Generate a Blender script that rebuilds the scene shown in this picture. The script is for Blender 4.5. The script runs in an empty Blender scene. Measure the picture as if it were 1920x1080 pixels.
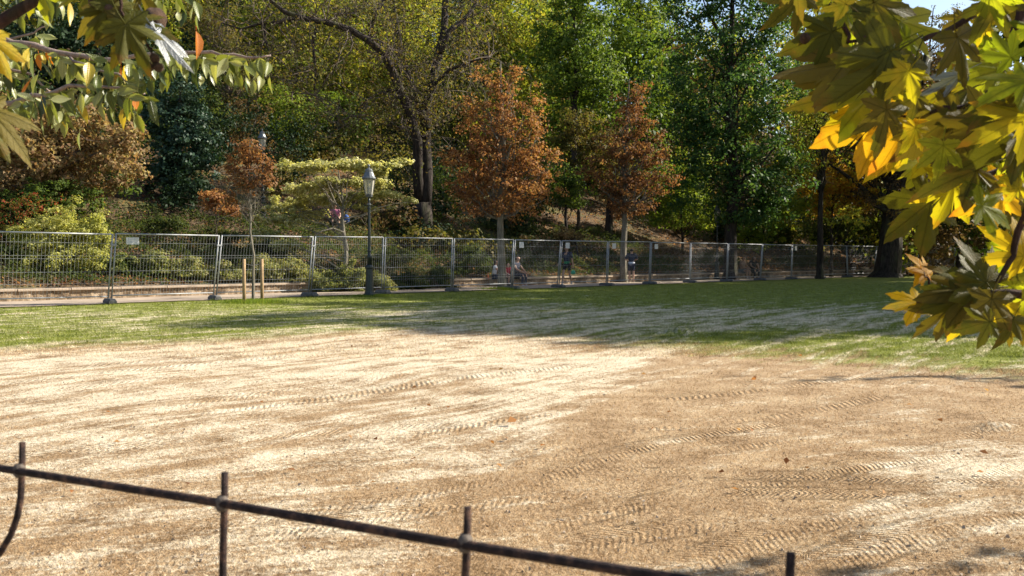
import bpy, math, random
import numpy as np
from mathutils import Vector, Matrix
random.seed(7); RS = np.random.RandomState(11)
S = bpy.context.scene
C = S.collection
R = math.radians
PI = math.pi

# ---------------------------------------------------------------- camera
F = 1700.0; EYE = 1.34; PITCH = math.atan(59 / F)
cam_d = bpy.data.cameras.new('camera'); cam = bpy.data.objects.new('camera', cam_d); C.objects.link(cam)
cam.location = (0, 0, EYE); cam.rotation_euler = (PI / 2 - PITCH, 0, 0)
cam_d.sensor_width = 36; cam_d.lens = 36 * F / 1920; cam_d.clip_start = 0.05; cam_d.clip_end = 2000
cam_d.dof.use_dof = True; cam_d.dof.focus_distance = 13; cam_d.dof.aperture_fstop = 10.5
S.camera = cam
# ---------------------------------------------------------------- light
SUN = Vector((0.954, 0.30, 0)).normalized(); EL = R(33)
SUNV = Vector((SUN.x * math.cos(EL), SUN.y * math.cos(EL), math.sin(EL)))
w = bpy.data.worlds.new('World'); S.world = w; w.use_nodes = True
wn = w.node_tree; sky = wn.nodes.new('ShaderNodeTexSky'); sky.sky_type = 'NISHITA'; sky.sun_disc = False
sky.sun_elevation = EL; sky.sun_rotation = math.atan2(SUN.x, SUN.y); sky.air_density = 1.0; sky.dust_density = 1.2
wn.links.new(sky.outputs[0], wn.nodes['Background'].inputs[0]); wn.nodes['Background'].inputs[1].default_value = 0.085
sl = bpy.data.lights.new('sun', 'SUN'); sl.energy = 4.9; sl.angle = R(0.53); sl.color = (1, 0.92, 0.79)
so = bpy.data.objects.new('sun', sl); C.objects.link(so)
so.rotation_euler = SUNV.to_track_quat('Z', 'Y').to_euler()
S.view_settings.view_transform = 'Standard'; S.view_settings.look = 'None'
S.view_settings.exposure = 1.25; S.view_settings.gamma = 1; S.view_settings.use_curve_mapping = False
S.cycles.max_bounces = 6; S.cycles.transparent_max_bounces = 8
S.cycles.use_denoising = True

# ---------------------------------------------------------------- pixel -> place
def at(px, py, Y):
    u = (px - 960) / F; v = -(py - 540) / F
    dy = math.cos(PITCH) + v * math.sin(PITCH); dz = v * math.cos(PITCH) - math.sin(PITCH)
    k = Y / dy
    return Vector((u * k, Y, EYE + dz * k))
def gnd(px, py):
    u = (px - 960) / F; v = -(py - 540) / F
    dy = math.cos(PITCH) + v * math.sin(PITCH); dz = v * math.cos(PITCH) - math.sin(PITCH)
    k = -EYE / dz
    return Vector((u * k, dy * k, 0))
def topx(x, y):           # ground position -> photo pixel (arrays)
    d = np.maximum(y, 0.5)
    return 960 + F * x / d, 481 + F * EYE / d
# fence line
FO = np.array([-11.37, 25.6]); FD = np.array([0.712, 0.702]); FD = FD / np.linalg.norm(FD); FN = np.array([-FD[1], FD[0]])
WALL = 3.1
def sdist(x, y): return (x - FO[0]) * FN[0] + (y - FO[1]) * FN[1] - WALL
HS = [-1, 0, 3, 8, 12, 20, 40, 70, 110, 200]
HH = [.30, .30, 1.3, 3.6, 5.0, 8.0, 16, 27, 38, 52]
def gh(x, y):
    s = sdist(np.asarray(x, float), np.asarray(y, float))
    h = np.interp(s, HS, HH)
    h = h + np.clip(s, 0, 20) / 20 * (0.35 * np.sin(np.asarray(x) * .23 + 1) * np.cos(np.asarray(y) * .19) + 0.12 * np.sin(np.asarray(x) * .9) * np.sin(np.asarray(y) * .8 + 2))
    return h
def onhill(px, Y):
    p = at(px, 400, Y); s = float(sdist(p.x, Y))
    return Vector((p.x, Y, float(gh(p.x, Y)) if s > 0 else 0.0))

# ---------------------------------------------------------------- materials
def newmat(name):
    m = bpy.data.materials.new(name); m.use_nodes = True
    nt = m.node_tree; nt.nodes.clear(); return m, nt
class G:
    def __init__(s, nt): s.nt = nt
    def n(s, t, **k):
        nd = s.nt.nodes.new(t)
        for a, b in k.items(): setattr(nd, a, b)
        return nd
    def put(s, sock, v):
        if isinstance(v, bpy.types.NodeSocket): s.nt.links.new(v, sock)
        else: sock.default_value = v
    def m(s, op, a, b=0.0, c=None, clamp=False):
        nd = s.n('ShaderNodeMath', operation=op, use_clamp=clamp); s.put(nd.inputs[0], a); s.put(nd.inputs[1], b)
        if c is not None: s.put(nd.inputs[2], c)
        return nd.outputs[0]
    def noise(s, vec, scale, detail=4, rough=.55, dist=0):
        nd = s.n('ShaderNodeTexNoise'); s.put(nd.inputs['Vector'], vec)
        nd.inputs['Scale'].default_value = scale; nd.inputs['Detail'].default_value = detail
        nd.inputs['Roughness'].default_value = rough; nd.inputs['Distortion'].default_value = dist
        return nd.outputs[0]
    def ramp(s, f, stops, interp='LINEAR'):
        nd = s.n('ShaderNodeValToRGB'); cr = nd.color_ramp; cr.interpolation = interp
        while len(cr.elements) < len(stops): cr.elements.new(0.5)
        for e, (p, c) in zip(cr.elements, stops): e.position = p; e.color = (*c, 1) if len(c) == 3 else c
        s.put(nd.inputs[0], f); return nd.outputs[0]
    def mix(s, f, a, b, blend='MIX'):
        nd = s.n('ShaderNodeMix', data_type='RGBA', blend_type=blend); s.put(nd.inputs[0], f)
        s.put(nd.inputs[6], a if isinstance(a, bpy.types.NodeSocket) else (*a, 1)); s.put(nd.inputs[7], b if isinstance(b, bpy.types.NodeSocket) else (*b, 1))
        return nd.outputs[2]
    def maprange(s, v, a, b, c=0, d=1, smooth=True):
        nd = s.n('ShaderNodeMapRange', interpolation_type='SMOOTHSTEP' if smooth else 'LINEAR')
        s.put(nd.inputs[0], v); s.put(nd.inputs[1], a); s.put(nd.inputs[2], b); s.put(nd.inputs[3], c); s.put(nd.inputs[4], d); return nd.outputs[0]
    def out(s, sh):
        o = s.n('ShaderNodeOutputMaterial'); s.nt.links.new(sh, o.inputs[0])
    def bsdf(s, col, rough=.6, metal=0, spec=.5, normal=None):
        nd = s.n('ShaderNodeBsdfPrincipled'); s.put(nd.inputs['Base Color'], col if isinstance(col, bpy.types.NodeSocket) else (*col, 1))
        s.put(nd.inputs['Roughness'], rough); s.put(nd.inputs['Metallic'], metal); s.put(nd.inputs['Specular IOR Level'], spec)
        if normal is not None: s.put(nd.inputs['Normal'], normal)
        return nd
    def bump(s, h, dist=.02, st=1.0):
        nd = s.n('ShaderNodeBump'); nd.inputs['Distance'].default_value = dist; nd.inputs['Strength'].default_value = st
        s.put(nd.inputs['Height'], h); return nd.outputs[0]
def simple(name, c, rough=.6, metal=0, scale=12, var=.35, bump=.004, spec=.5, c2=None):
    m, nt = newmat(name); g = G(nt)
    tc = g.n('ShaderNodeTexCoord').outputs['Object']
    nz = g.noise(tc, scale, 6, .6); nz2 = g.noise(tc, scale * 9, 4, .6)
    d = tuple(x * (1 - var) for x in c); c2 = c2 or tuple(min(1, x * (1 + var)) for x in c)
    col = g.ramp(g.m('ADD', g.m('MULTIPLY', nz, .75), g.m('MULTIPLY', nz2, .25)), [(.36, d), (.5, c), (.66, c2)])
    b = g.bsdf(col, rough, metal, spec, g.bump(nz2, bump)); g.out(b.outputs[0]); return m
def bark(name, c, c2, scale=9):
    m, nt = newmat(name); g = G(nt)
    mp = g.n('ShaderNodeMapping'); mp.inputs['Scale'].default_value = (1, 1, .22)
    g.put(mp.inputs[0], g.n('ShaderNodeTexCoord').outputs['Object'])
    a = g.noise(mp.outputs[0], scale, 8, .7, .6); b_ = g.noise(mp.outputs[0], scale * .3, 3)
    col = g.mix(g.maprange(a, .35, .65), c, c2); col = g.mix(g.m('MULTIPLY', g.maprange(b_, .5, .7), .4), col, (.09, .10, .04))
    g.out(g.bsdf(col, .9, 0, .2, g.bump(a, .05)).outputs[0]); return m
def leafmat(name, cols, trans=.42, rough=.5, spec=.35, clump=.35):
    m, nt = newmat(name); g = G(nt)
    geo = g.n('ShaderNodeNewGeometry'); rnd = geo.outputs['Random Per Island']
    n1 = g.noise(geo.outputs['Position'], clump, 3, .6)
    f = g.m('ADD', g.m('MULTIPLY', rnd, .6), g.m('MULTIPLY', g.maprange(n1, .3, .7, smooth=False), .4))
    k = len(cols); col = g.ramp(f, [(i / (k - 1) * .9 + .05, c) for i, c in enumerate(cols)])
    b = g.bsdf(col, rough, 0, spec); t = g.n('ShaderNodeBsdfTranslucent')
    g.put(t.inputs[0], g.mix(1, col, (1.22, 1.2, .55) if cols[0][1] > cols[0][0] else (1.15, 1.08, .7), 'MULTIPLY'))
    mx = g.n('ShaderNodeMixShader'); mx.inputs[0].default_value = trans
    nt.links.new(b.outputs[0], mx.inputs[1]); nt.links.new(t.outputs[0], mx.inputs[2]); g.out(mx.outputs[0]); return m

BARK = bark('bark_brown', (.035, .026, .02), (.13, .10, .075))
BARKD = bark('bark_dark', (.016, .012, .010), (.055, .043, .036))
BARKP = bark('bark_pale', (.11, .10, .075), (.25, .22, .17))
TWIG = simple('twig_bark', (.10, .075, .055), .9)
PAL = dict(
    rust=[(.12, .052, .024), (.24, .105, .042), (.35, .165, .065), (.43, .24, .09), (.24, .19, .06)],
    rustdark=[(.11, .05, .026), (.20, .09, .038), (.29, .145, .06), (.23, .17, .06)],
    gold=[(.12, .11, .04), (.22, .17, .07), (.27, .15, .075), (.40, .31, .15), (.17, .18, .06)],
    green=[(.03, .055, .014), (.06, .10, .022), (.105, .15, .03), (.16, .20, .04)],
    maple=[(.035, .07, .016), (.075, .13, .025), (.14, .20, .034), (.24, .29, .05)],
    blue=[(.025, .060, .022), (.045, .10, .034), (.08, .145, .04), (.15, .20, .05)],
    bright=[(.07, .12, .02), (.13, .20, .03), (.22, .28, .04), (.32, .33, .06)],
    dark=[(.008, .018, .007), (.014, .030, .012), (.025, .050, .02), (.03, .05, .02)],
    holly=[(.016, .040, .022), (.030, .066, .036), (.05, .095, .05), (.075, .125, .07)],
    olive=[(.05, .06, .018), (.09, .095, .025), (.14, .13, .035), (.17, .12, .04), (.10, .06, .025)],
    yolive=[(.09, .12, .022), (.17, .22, .035), (.27, .30, .045), (.38, .33, .055), (.19, .13, .04)],
    yellow=[(.16, .15, .025), (.42, .30, .03), (.58, .42, .04), (.52, .22, .04), (.24, .22, .03)],
    brown=[(.045, .03, .016), (.09, .06, .028), (.15, .095, .04), (.09, .085, .03)],
    red=[(.20, .03, .02), (.34, .05, .035), (.42, .10, .05), (.25, .09, .03)],
    cream=[(.24, .26, .09), (.46, .45, .19), (.66, .62, .34), (.76, .72, .48)],
    hedge=[(.14, .17, .04), (.30, .31, .08), (.48, .47, .15), (.58, .55, .23)],
    redgreen=[(.03, .07, .02), (.06, .12, .03), (.11, .16, .035), (.35, .06, .04), (.20, .16, .04)],
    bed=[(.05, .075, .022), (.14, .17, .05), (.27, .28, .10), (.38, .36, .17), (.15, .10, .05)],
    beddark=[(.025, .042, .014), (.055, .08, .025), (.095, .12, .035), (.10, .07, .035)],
)
LM = {k: leafmat('leaf_' + k, v, rough=.5 if k in ('holly', 'maple', 'blue') else .6, spec=.3 if k in ('holly',) else .15, trans=.2 if k in ('holly', 'dark') else .5) for k, v in PAL.items()}

# ---------------------------------------------------------------- mesh helpers
class MB:
    def __init__(s): s.v = []; s.f = []
    def box(s, c, d, rot=None):
        c = Vector(c); b = len(s.v)
        for x in (-1, 1):
            for y in (-1, 1):
                for z in (-1, 1):
                    p = Vector((x * d[0] / 2, y * d[1] / 2, z * d[2] / 2))
                    if rot: p = rot @ p
                    s.v.append(tuple(c + p))
        for f in ((0, 1, 3, 2), (4, 6, 7, 5), (0, 4, 5, 1), (2, 3, 7, 6), (0, 2, 6, 4), (1, 5, 7, 3)): s.f.append(tuple(b + i for i in f))
        return s
    def tube(s, pts, rad, n=6, cap=True):
        pts = [Vector(p) for p in pts]
        if not hasattr(rad, '__len__'): rad = [rad] * len(pts)
        up = Vector((0, 0, 1)); prev = None; base = len(s.v)
        for i, p in enumerate(pts):
            d = (pts[min(i + 1, len(pts) - 1)] - pts[max(i - 1, 0)])
            d = d.normalized() if d.length > 1e-9 else Vector((0, 0, 1))
            if prev is None:
                a = d.cross(Vector((1, 0, 0)) if abs(d.x) < .8 else up).normalized()
            else:
                a = (prev - d * prev.dot(d)); a = a.normalized() if a.length > 1e-6 else d.orthogonal().normalized()
            prev = a; b = d.cross(a)
            for k in range(n):
                t = 2 * PI * k / n; s.v.append(tuple(p + (a * math.cos(t) + b * math.sin(t)) * rad[i]))
        for i in range(len(pts) - 1):
            for k in range(n):
                o = base + i * n; k2 = (k + 1) % n
                s.f.append((o + k, o + k2, o + n + k2, o + n + k))
        if cap:
            s.f.append(tuple(base + k for k in reversed(range(n)))); s.f.append(tuple(base + (len(pts) - 1) * n + k for k in range(n)))
        return s
    def lathe(s, prof, n=16, c=(0, 0, 0)):
        base = len(s.v); c = Vector(c)
        for r, z in prof:
            for k in range(n):
                t = 2 * PI * k / n; s.v.append(tuple(c + Vector((r * math.cos(t), r * math.sin(t), z))))
        for i in range(len(prof) - 1):
            for k in range(n):
                o = base + i * n; k2 = (k + 1) % n; s.f.append((o + k, o + k2, o + n + k2, o + n + k))
        s.f.append(tuple(base + k for k in reversed(range(n)))); s.f.append(tuple(base + (len(prof) - 1) * n + k for k in range(n)))
        return s
    def build(s, name, mat, parent=None, smooth=False):
        me = bpy.data.meshes.new(name); me.from_pydata(s.v, [], s.f)
        if smooth: me.shade_smooth()
        me.materials.append(mat)
        return link(name, me, parent)
def link(name, me, parent=None):
    o = bpy.data.objects.new(name, me); C.objects.link(o)
    if parent: o.parent = parent
    return o
def thing(name, label, cat, loc=(0, 0, 0), rz=0, group=None):
    o = bpy.data.objects.new(name, None); C.objects.link(o); o.location = loc; o.rotation_euler = (0, 0, rz)
    o.empty_display_size = .2
    o['label'] = label; o['category'] = cat
    if group: o['group'] = group
    return o
def tag(o, label, cat, group=None):
    o['label'] = label; o['category'] = cat
    if group: o['group'] = group
    return o
def quads(name, V, mat, parent=None, attrs=None, nv=4):
    """V (n,nv,3) array of separate faces"""
    n = len(V); me = bpy.data.meshes.new(name)
    me.vertices.add(n * nv); me.vertices.foreach_set('co', np.ascontiguousarray(V, dtype=np.float32).ravel())
    me.loops.add(n * nv); me.loops.foreach_set('vertex_index', np.arange(n * nv, dtype=np.int32))
    me.polygons.add(n); me.polygons.foreach_set('loop_start', np.arange(n, dtype=np.int32) * nv)
    me.update(calc_edges=True)
    for k, a in (attrs or {}).items():
        at_ = me.attributes.new(k, 'FLOAT', 'POINT'); at_.data.foreach_set('value', np.repeat(a, nv).astype(np.float32))
    me.materials.append(mat)
    return link(name, me, parent)
def unit(a): return a / np.maximum(np.linalg.norm(a, axis=1, keepdims=True), 1e-9)
def leafquads(P, N, size, aspect=.6, fold=.18, droop=0.0):
    n = len(P); N = unit(N)
    T = RS.normal(size=(n, 3)); T[:, 2] -= droop; T = unit(T - N * np.sum(T * N, 1, keepdims=True)); B = np.cross(N, T)
    s = np.asarray(size).reshape(-1, 1) * np.ones((n, 1))
    f = N * s * fold
    return np.stack([P - T * s * .5, P + B * s * aspect * .5 + f, P + T * s * .5, P - B * s * aspect * .5 + f], 1)
def crown_points(blobs, n, clump=.55, shell=.55, cr=None):
    """clumps of leaves in world ellipsoids [(centre, (rx,ry,rz))]"""
    vol = np.array([b[1][0] * b[1][1] * b[1][2] for b in blobs]) ** .8; vol = vol / vol.sum()
    P, N = [], []
    for (c, r), q in zip(blobs, vol):
        k = max(60, int(n * q)); r = np.array(r); c = np.array(c)
        nc = max(5, int(1.3 * (r[0] * r[1] + r[0] * r[2] + r[1] * r[2]) / (clump ** 2)))
        nc = min(nc, k // 12 + 3)
        d = unit(RS.normal(size=(nc, 3))); rr = (shell + (1 - shell) * RS.rand(nc, 1)) * (RS.rand(nc, 1) ** .18)
        cc = c + d * rr * r * (1 + .16 * RS.normal(size=(nc, 1)))
        idx = RS.randint(0, nc, k); sz = clump * (.5 + .9 * RS.rand(nc))
        o = unit(RS.normal(size=(k, 3))) * (RS.rand(k, 1) ** .5) * sz[idx][:, None] * np.array([1, 1, .6])
        p = cc[idx] + o; P.append(p)
        nn = d[idx] * .5 + unit(o) * .5 + RS.normal(size=(k, 3)) * .55 + np.array([0, 0, .5]); N.append(nn)
        if cr is not None: cr.extend([tuple(x) for x in cc])
    return np.concatenate(P), np.concatenate(N)
def wob(a, b, k, amp):
    a = Vector(a); b = Vector(b); L = (b - a).length; out = []
    for i in range(k + 1):
        t = i / k; p = a.lerp(b, t)
        if 0 < i < k: p += Vector((random.gauss(0, 1), random.gauss(0, 1), random.gauss(0, .6))) * amp * L
        out.append(p)
    return out
def tree(name, label, px, Y, blobs, pal, n, leaf, trunk=.15, top=None, bk=None, limbs=10, clump=.55, twigs=0, lean=0, cat='tree', base=None, dz=1.0, aspect=.6, split=False, droop=0.3, group=None, shell=.55, lowlimb=None, upn=0):
    """blobs: (px, py, rx, ry) in photo pixels at distance Y"""
    b = Vector(base) if base is not None else onhill(px, Y)
    root = thing(name, label, cat, b, 0, group)
    W = []
    for q in blobs:
        c = at(q[0], q[1], Y + (q[4] if len(q) > 4 else 0)); k = Y / F
        rd = q[2] * k * dz if q[2] < 3 * q[3] else q[2] * k * (.8 if dz == 1 else .4)
        W.append((tuple(c - b), (q[2] * k, min(rd, 5.5), q[3] * k)))
    cc = []
    P, N = crown_points(W, n, clump, shell, cc)
    N = N + np.array([0, 0, upn]); keep = P[:, 2] > .03; P, N = P[keep], N[keep]
    V = leafquads(P, N, leaf * (.6 + .8 * RS.rand(len(P))), aspect, .18, droop)
    quads('crown' if trunk > .03 else 'foliage', V, LM[pal], root)
    bk = bk or BARK
    zt = max(c[0][2] + c[1][2] * .6 for c in W) if top is None else top - b.z
    xt = sum(c[0][0] for c in W) / len(W) * .8 + lean
    yt = sum(c[0][1] for c in W) / len(W) * .8
    K = 7; tp = [Vector((xt * (i / K) ** 1.5 + (random.gauss(0, .05) * zt * .12 if 0 < i else 0), yt * (i / K) ** 1.5, zt * i / K - (.15 if i == 0 else 0))) for i in range(K + 1)]
    tr = [trunk * (1 - .86 * (i / K) ** .9) for i in range(K + 1)]
    tr.insert(0, trunk * 1.45); tp.insert(0, tp[0].copy()); tp[1] = tp[1] + (tp[2] - tp[1]) * .22
    m = MB(); m.tube(tp, tr, 9)
    tw = MB()
    random.shuffle(cc); zl = min(c[2] for c in cc) if cc else 0
    for i, c in enumerate(cc[:limbs]):
        c = Vector(c); z0 = max(.12 * zt, min(.85 * zt, c.z - (.12 + .25 * random.random()) * zt))
        if lowlimb: z0 = max(z0, lowlimb - b.z)
        t = min(1, max(0, z0 / zt)); j = int(t * K); a = tp[min(j + 1, K)].lerp(tp[min(j + 2, K + 1)], t * K - j) if j < K else tp[-1]
        mm = MB() if split else m
        pts = wob(a, c, 4, .05); r0 = trunk * (.42 - .2 * t) * random.uniform(.6, 1)
        mm.tube(pts, [r0, r0 * .75, r0 * .5, r0 * .3, r0 * .15], 5)
        if split: mm.build('limb', bk, root)
        for q in range(twigs):
            s0 = pts[random.choice((1, 2, 3))]; e = s0 + Vector((random.gauss(0, 1), random.gauss(0, 1), random.gauss(.25, .8))).normalized() * random.uniform(.4, 1.3)
            tw.tube(wob(s0, e, 3, .09), [r0 * .22 + .004, r0 * .15 + .003, .004, .003], 3, False)
    if not (trunk < .03): m.build('trunk', bk, root)
    elif limbs: m.build('stem', bk, root)
    if tw.v: o = tw.build('twigs', TWIG, root); o['kind'] = 'stuff'
    return root, tp

# ================================================================ SETTING: ground
def region(x, y):
    """what covers the lawn at a place: green, sandy (0..1)"""
    px, py = topx(x, y)
    yb = np.interp(px, [-200, 0, 300, 500, 700, 850, 1000, 1200, 1500, 1920, 2300], [662, 657, 646, 636, 622, 622, 634, 652, 672, 706, 730])
    soft = np.interp(px, [0, 900, 1100, 1920], [12, 14, 36, 36])
    green = np.clip(.5 + (yb - py) / (2 * soft), 0, 1)
    # sand
    left = np.clip(.5 + (np.interp(py, [620, 760, 860, 960], [1420, 1160, 1010, 860]) - px) / np.interp(py, [620, 860, 1080], [300, 90, 300]), 0, 1)
    sandL = left * np.interp(py, [600, 640, 780, 860, 1080], [.64, .69, .63, .53, .50])
    d = (px - 1560) + (py - 900) * .35
    right = np.clip(.5 + d / 260, 0, 1) * np.interp(py, [690, 760, 860], [0, .5, 1])
    sandR = right * .535
    sand = np.maximum(np.maximum(sandL, sandR), .37)
    # green zones: streaks
    gl = np.interp(px, [0, 500, 760, 900, 2000], [.47, .46, .55, .60, .59]) * np.interp(py, [540, 560, 585, 640], [.3, .45, 1, .95])
    gl = np.where(px > 1000, gl * np.interp(py, [524, 532, 560, 612, 632], [.5, 1.0, 1, 1, .75]), gl)
    sand = sand * (1 - green) + gl * green
    return green, sand
def angf(x, y):
    px, py = topx(x, y)
    return np.maximum(np.clip((px - 900) / 400, 0, 1) * np.clip((py - 700) / 120, 0, 1), np.clip((py - 790) / 160, 0, 1))
def lawn_nodes(g):
    geo = g.n('ShaderNodeNewGeometry'); pos = geo.outputs['Position']
    A = lambda k: g.n('ShaderNodeAttribute', attribute_name=k).outputs['Fac']
    green, sand, ab = A('green'), A('sand'), A('turn')
    wv = g.n('ShaderNodeVectorMath', operation='MULTIPLY_ADD'); nz = g.n('ShaderNodeTexNoise'); nz.inputs['Scale'].default_value = .35; g.put(nz.inputs[0], pos)
    g.put(wv.inputs[0], nz.outputs['Color']); wv.inputs[1].default_value = (.9, .9, 0); g.put(wv.inputs[2], pos)
    def streak(ang, sa, sc, det=7):
        mp = g.n('ShaderNodeMapping', vector_type='TEXTURE'); mp.inputs['Rotation'].default_value = (0, 0, R(ang)); mp.inputs['Scale'].default_value = (sa, sc, 1)
        g.put(mp.inputs[0], wv.outputs[0]); return g.noise(mp.outputs[0], 1, det, .62)
    s1 = g.n('ShaderNodeMix'); g.put(s1.inputs[0], ab); g.put(s1.inputs[2], streak(52, 4.5, .42)); g.put(s1.inputs[3], streak(24, 2.4, .30)); s1 = s1.outputs[0]
    s2 = g.n('ShaderNodeMix'); g.put(s2.inputs[0], ab); g.put(s2.inputs[2], streak(56, 1.1, .12)); g.put(s2.inputs[3], streak(20, .7, .08)); s2 = s2.outputs[0]
    fine = g.noise(pos, 26, 5, .7); grain = g.noise(pos, 95, 3, .7); mid = g.noise(pos, 2.2, 5, .6)
    v = g.m('ADD', g.m('MULTIPLY', s1, .38), g.m('MULTIPLY', s2, .24)); v = g.m('ADD', v, g.m('MULTIPLY', fine, .20)); v = g.m('ADD', v, g.m('MULTIPLY', mid, .18))
    k = g.m('ADD', g.m('MULTIPLY', g.m('SUBTRACT', v, .515), 1.6), g.m('ADD', .515, g.m('MULTIPLY', g.m('SUBTRACT', sand, .5), .42)))
    mask = g.maprange(k, .455, .60)
    straw = g.ramp(g.m('ADD', g.m('MULTIPLY', mid, .5), g.m('MULTIPLY', fine, .5)), [(.34, (.19, .12, .06)), (.48, (.385, .265, .15)), (.62, (.53, .395, .24))])
    gr = g.ramp(g.m('ADD', g.m('MULTIPLY', mid, .5), g.m('MULTIPLY', fine, .5)), [(.36, (.075, .095, .020)), (.5, (.185, .21, .038)), (.62, (.33, .335, .09))])
    gm = g.maprange(g.m('ADD', green, g.m('MULTIPLY', g.m('SUBTRACT', g.m('ADD', g.m('MULTIPLY', s2, .6), g.m('MULTIPLY', mid, .4)), .5), 1.9)), .3, .8)
    base = g.mix(gm, straw, gr)
    sandc = g.ramp(g.m('ADD', g.m('MULTIPLY', fine, .6), g.m('MULTIPLY', mid, .4)), [(.35, (.46, .36, .24)), (.55, (.71, .61, .45)), (.7, (.82, .74, .59))])
    col = g.mix(g.m('MULTIPLY', mask, .93), base, sandc)
    return pos, col, v, fine, grain, mask
TRACKS = [  # (px,py) -> (px,py), width, tread
    ((1180, 886), (1960, 900), .20, .042), ((1180, 926), (1960, 948), .20, .042), ((1240, 1075), (1640, 950), .26, .05),
    ((960, 1000), (1330, 915), .24, .05), ((990, 862), (1190, 830), .22, .06), ((1150, 880), (1340, 828), .22, .06), ((1250, 868), (1580, 812), .22, .06), ((1000, 900), (1500, 780), .24, .06), ((300, 1000), (900, 900), .26, .05), ((380, 1030), (1000, 930), .26, .05), ((900, 1075), (1180, 1020), .24, .05), ((1700, 1075), (1960, 1030), .26, .05), ((1050, 820), (1750, 720), .28, .09), ((100, 690), (800, 640), .3, .11), ((0, 700), (700, 650), .3, .11), 
    ((1480, 1080), (1900, 960), .28, .05), ((1640, 930), (1900, 860), .26, .05), ((480, 820), (860, 790), .25, .06), ((560, 850), (1040, 838), .25, .06), ((0, 740), (480, 700), .3, .09), ((60, 770), (760, 700), .3, .08), ((250, 800), (1000, 690), .3, .08),
    ((300, 900), (900, 860), .26, .05), ((980, 1040), (1330, 975), .24, .05), ((1330, 1075), (1720, 985), .24, .05), ((1130, 960), (1500, 900), .22, .045), ((1380, 930), (1800, 850), .24, .05), ((0, 720), (620, 660), .3, .10), ((0, 800), (520, 730), .3, .08), ((520, 760), (1120, 680), .3, .09), ((640, 830), (1060, 775), .26, .07), ((0, 860), (420, 825), .26, .06), ((1100, 760), (1700, 690), .3, .09), ((1600, 860), (1960, 790), .26, .06),  ((250, 1075), (500, 1010), .3, .05)]
def lawn_mat():
    m, nt = newmat('lawn'); g = G(nt)
    pos, col, v, fine, grain, mask = lawn_nodes(g)
    tot = None; wob_ = g.m('MULTIPLY', g.m('SUBTRACT', g.noise(pos, 5, 2), .5), 1.0)
    for q in ('0', '1', '2'):
        ph = g.n('ShaderNodeAttribute', attribute_name='phase' + q).outputs['Fac']; mk = g.n('ShaderNodeAttribute', attribute_name='rut' + q).outputs['Fac']
        h = g.m('MULTIPLY', mk, g.m('SUBTRACT', g.m('MULTIPLY', g.m('SINE', g.m('ADD', ph, wob_)), .60), .30)); tot = h if tot is None else g.m('ADD', tot, h)
    brk = g.m('MULTIPLY', g.maprange(g.noise(pos, 1.3, 4), .32, .60), g.maprange(g.noise(pos, 9, 4, .7), .25, .50)); tot = g.m('MULTIPLY', tot, brk)
    rut_tint = g.m('MULTIPLY', g.maprange(tot, -.7, -.3, 1, 0), .35)
    col = g.mix(rut_tint, col, (.20, .135, .075))  # browner tint in the deepest grooves of the tread marks
    h = g.m('ADD', g.m('MULTIPLY', fine, 1.3), g.m('MULTIPLY', grain, .55)); h = g.m('ADD', h, g.m('MULTIPLY', tot, 1.1)); h = g.m('ADD', h, g.m('MULTIPLY', mask, .25)); h = g.m('ADD', h, g.m('MULTIPLY', v, 1.6))
    g.out(g.bsdf(col, .95, 0, .1, g.bump(h, .021)).outputs[0]); return m
LAWN = lawn_mat()
m_, nt_ = newmat('grass_blade'); g_ = G(nt_); _, c_, *_r = lawn_nodes(g_)
isl = g_.n('ShaderNodeNewGeometry').outputs['Random Per Island']
hs = g_.n('ShaderNodeHueSaturation'); g_.put(hs.inputs['Value'], g_.m('ADD', .62, g_.m('MULTIPLY', isl, .85))); g_.put(hs.inputs['Color'], c_); hs.inputs['Saturation'].default_value = 1.1
bb = g_.bsdf(hs.outputs[0], .8, 0, .2); tt = g_.n('ShaderNodeBsdfTranslucent'); g_.put(tt.inputs[0], hs.outputs[0])
mx_ = g_.n('ShaderNodeMixShader'); mx_.inputs[0].default_value = .3; nt_.links.new(bb.outputs[0], mx_.inputs[1]); nt_.links.new(tt.outputs[0], mx_.inputs[2]); g_.out(mx_.outputs[0])
BLADE = m_

def ruts(fam):
    ph0 = [random.uniform(0, 6) for _ in TRACKS]
    def f(X, Y):
        M = np.zeros_like(X); PH = np.zeros_like(X)
        for i, (a, b, wd, pit) in enumerate(TRACKS):
            if i % 3 != fam: continue
            A = gnd(*a); B = gnd(*b); d = (B - A); L = d.length; d = d / L
            ux = X - A.x; uy = Y - A.y; s = ux * d.x + uy * d.y; t = -ux * d.y + uy * d.x - (.25 * np.sin(s / L * 3.1) * (1 if i % 4 else -1) * min(1, L / 6))
            m = np.clip((wd * .62 - np.abs(t)) / (wd * .18), 0, 1) * np.clip((s + .5) / 1.5, 0, 1) * np.clip((L + .5 - s) / 1.5, 0, 1) * (.55 + .45 * math.sin(ph0[i]) ** 2)
            p = 2 * PI / (pit * .82) * (s + .8 * np.abs(t)); k = m > M
            PH = np.where(k, p, PH); M = np.where(k, m, M)
        return M, PH
    return f
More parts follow.
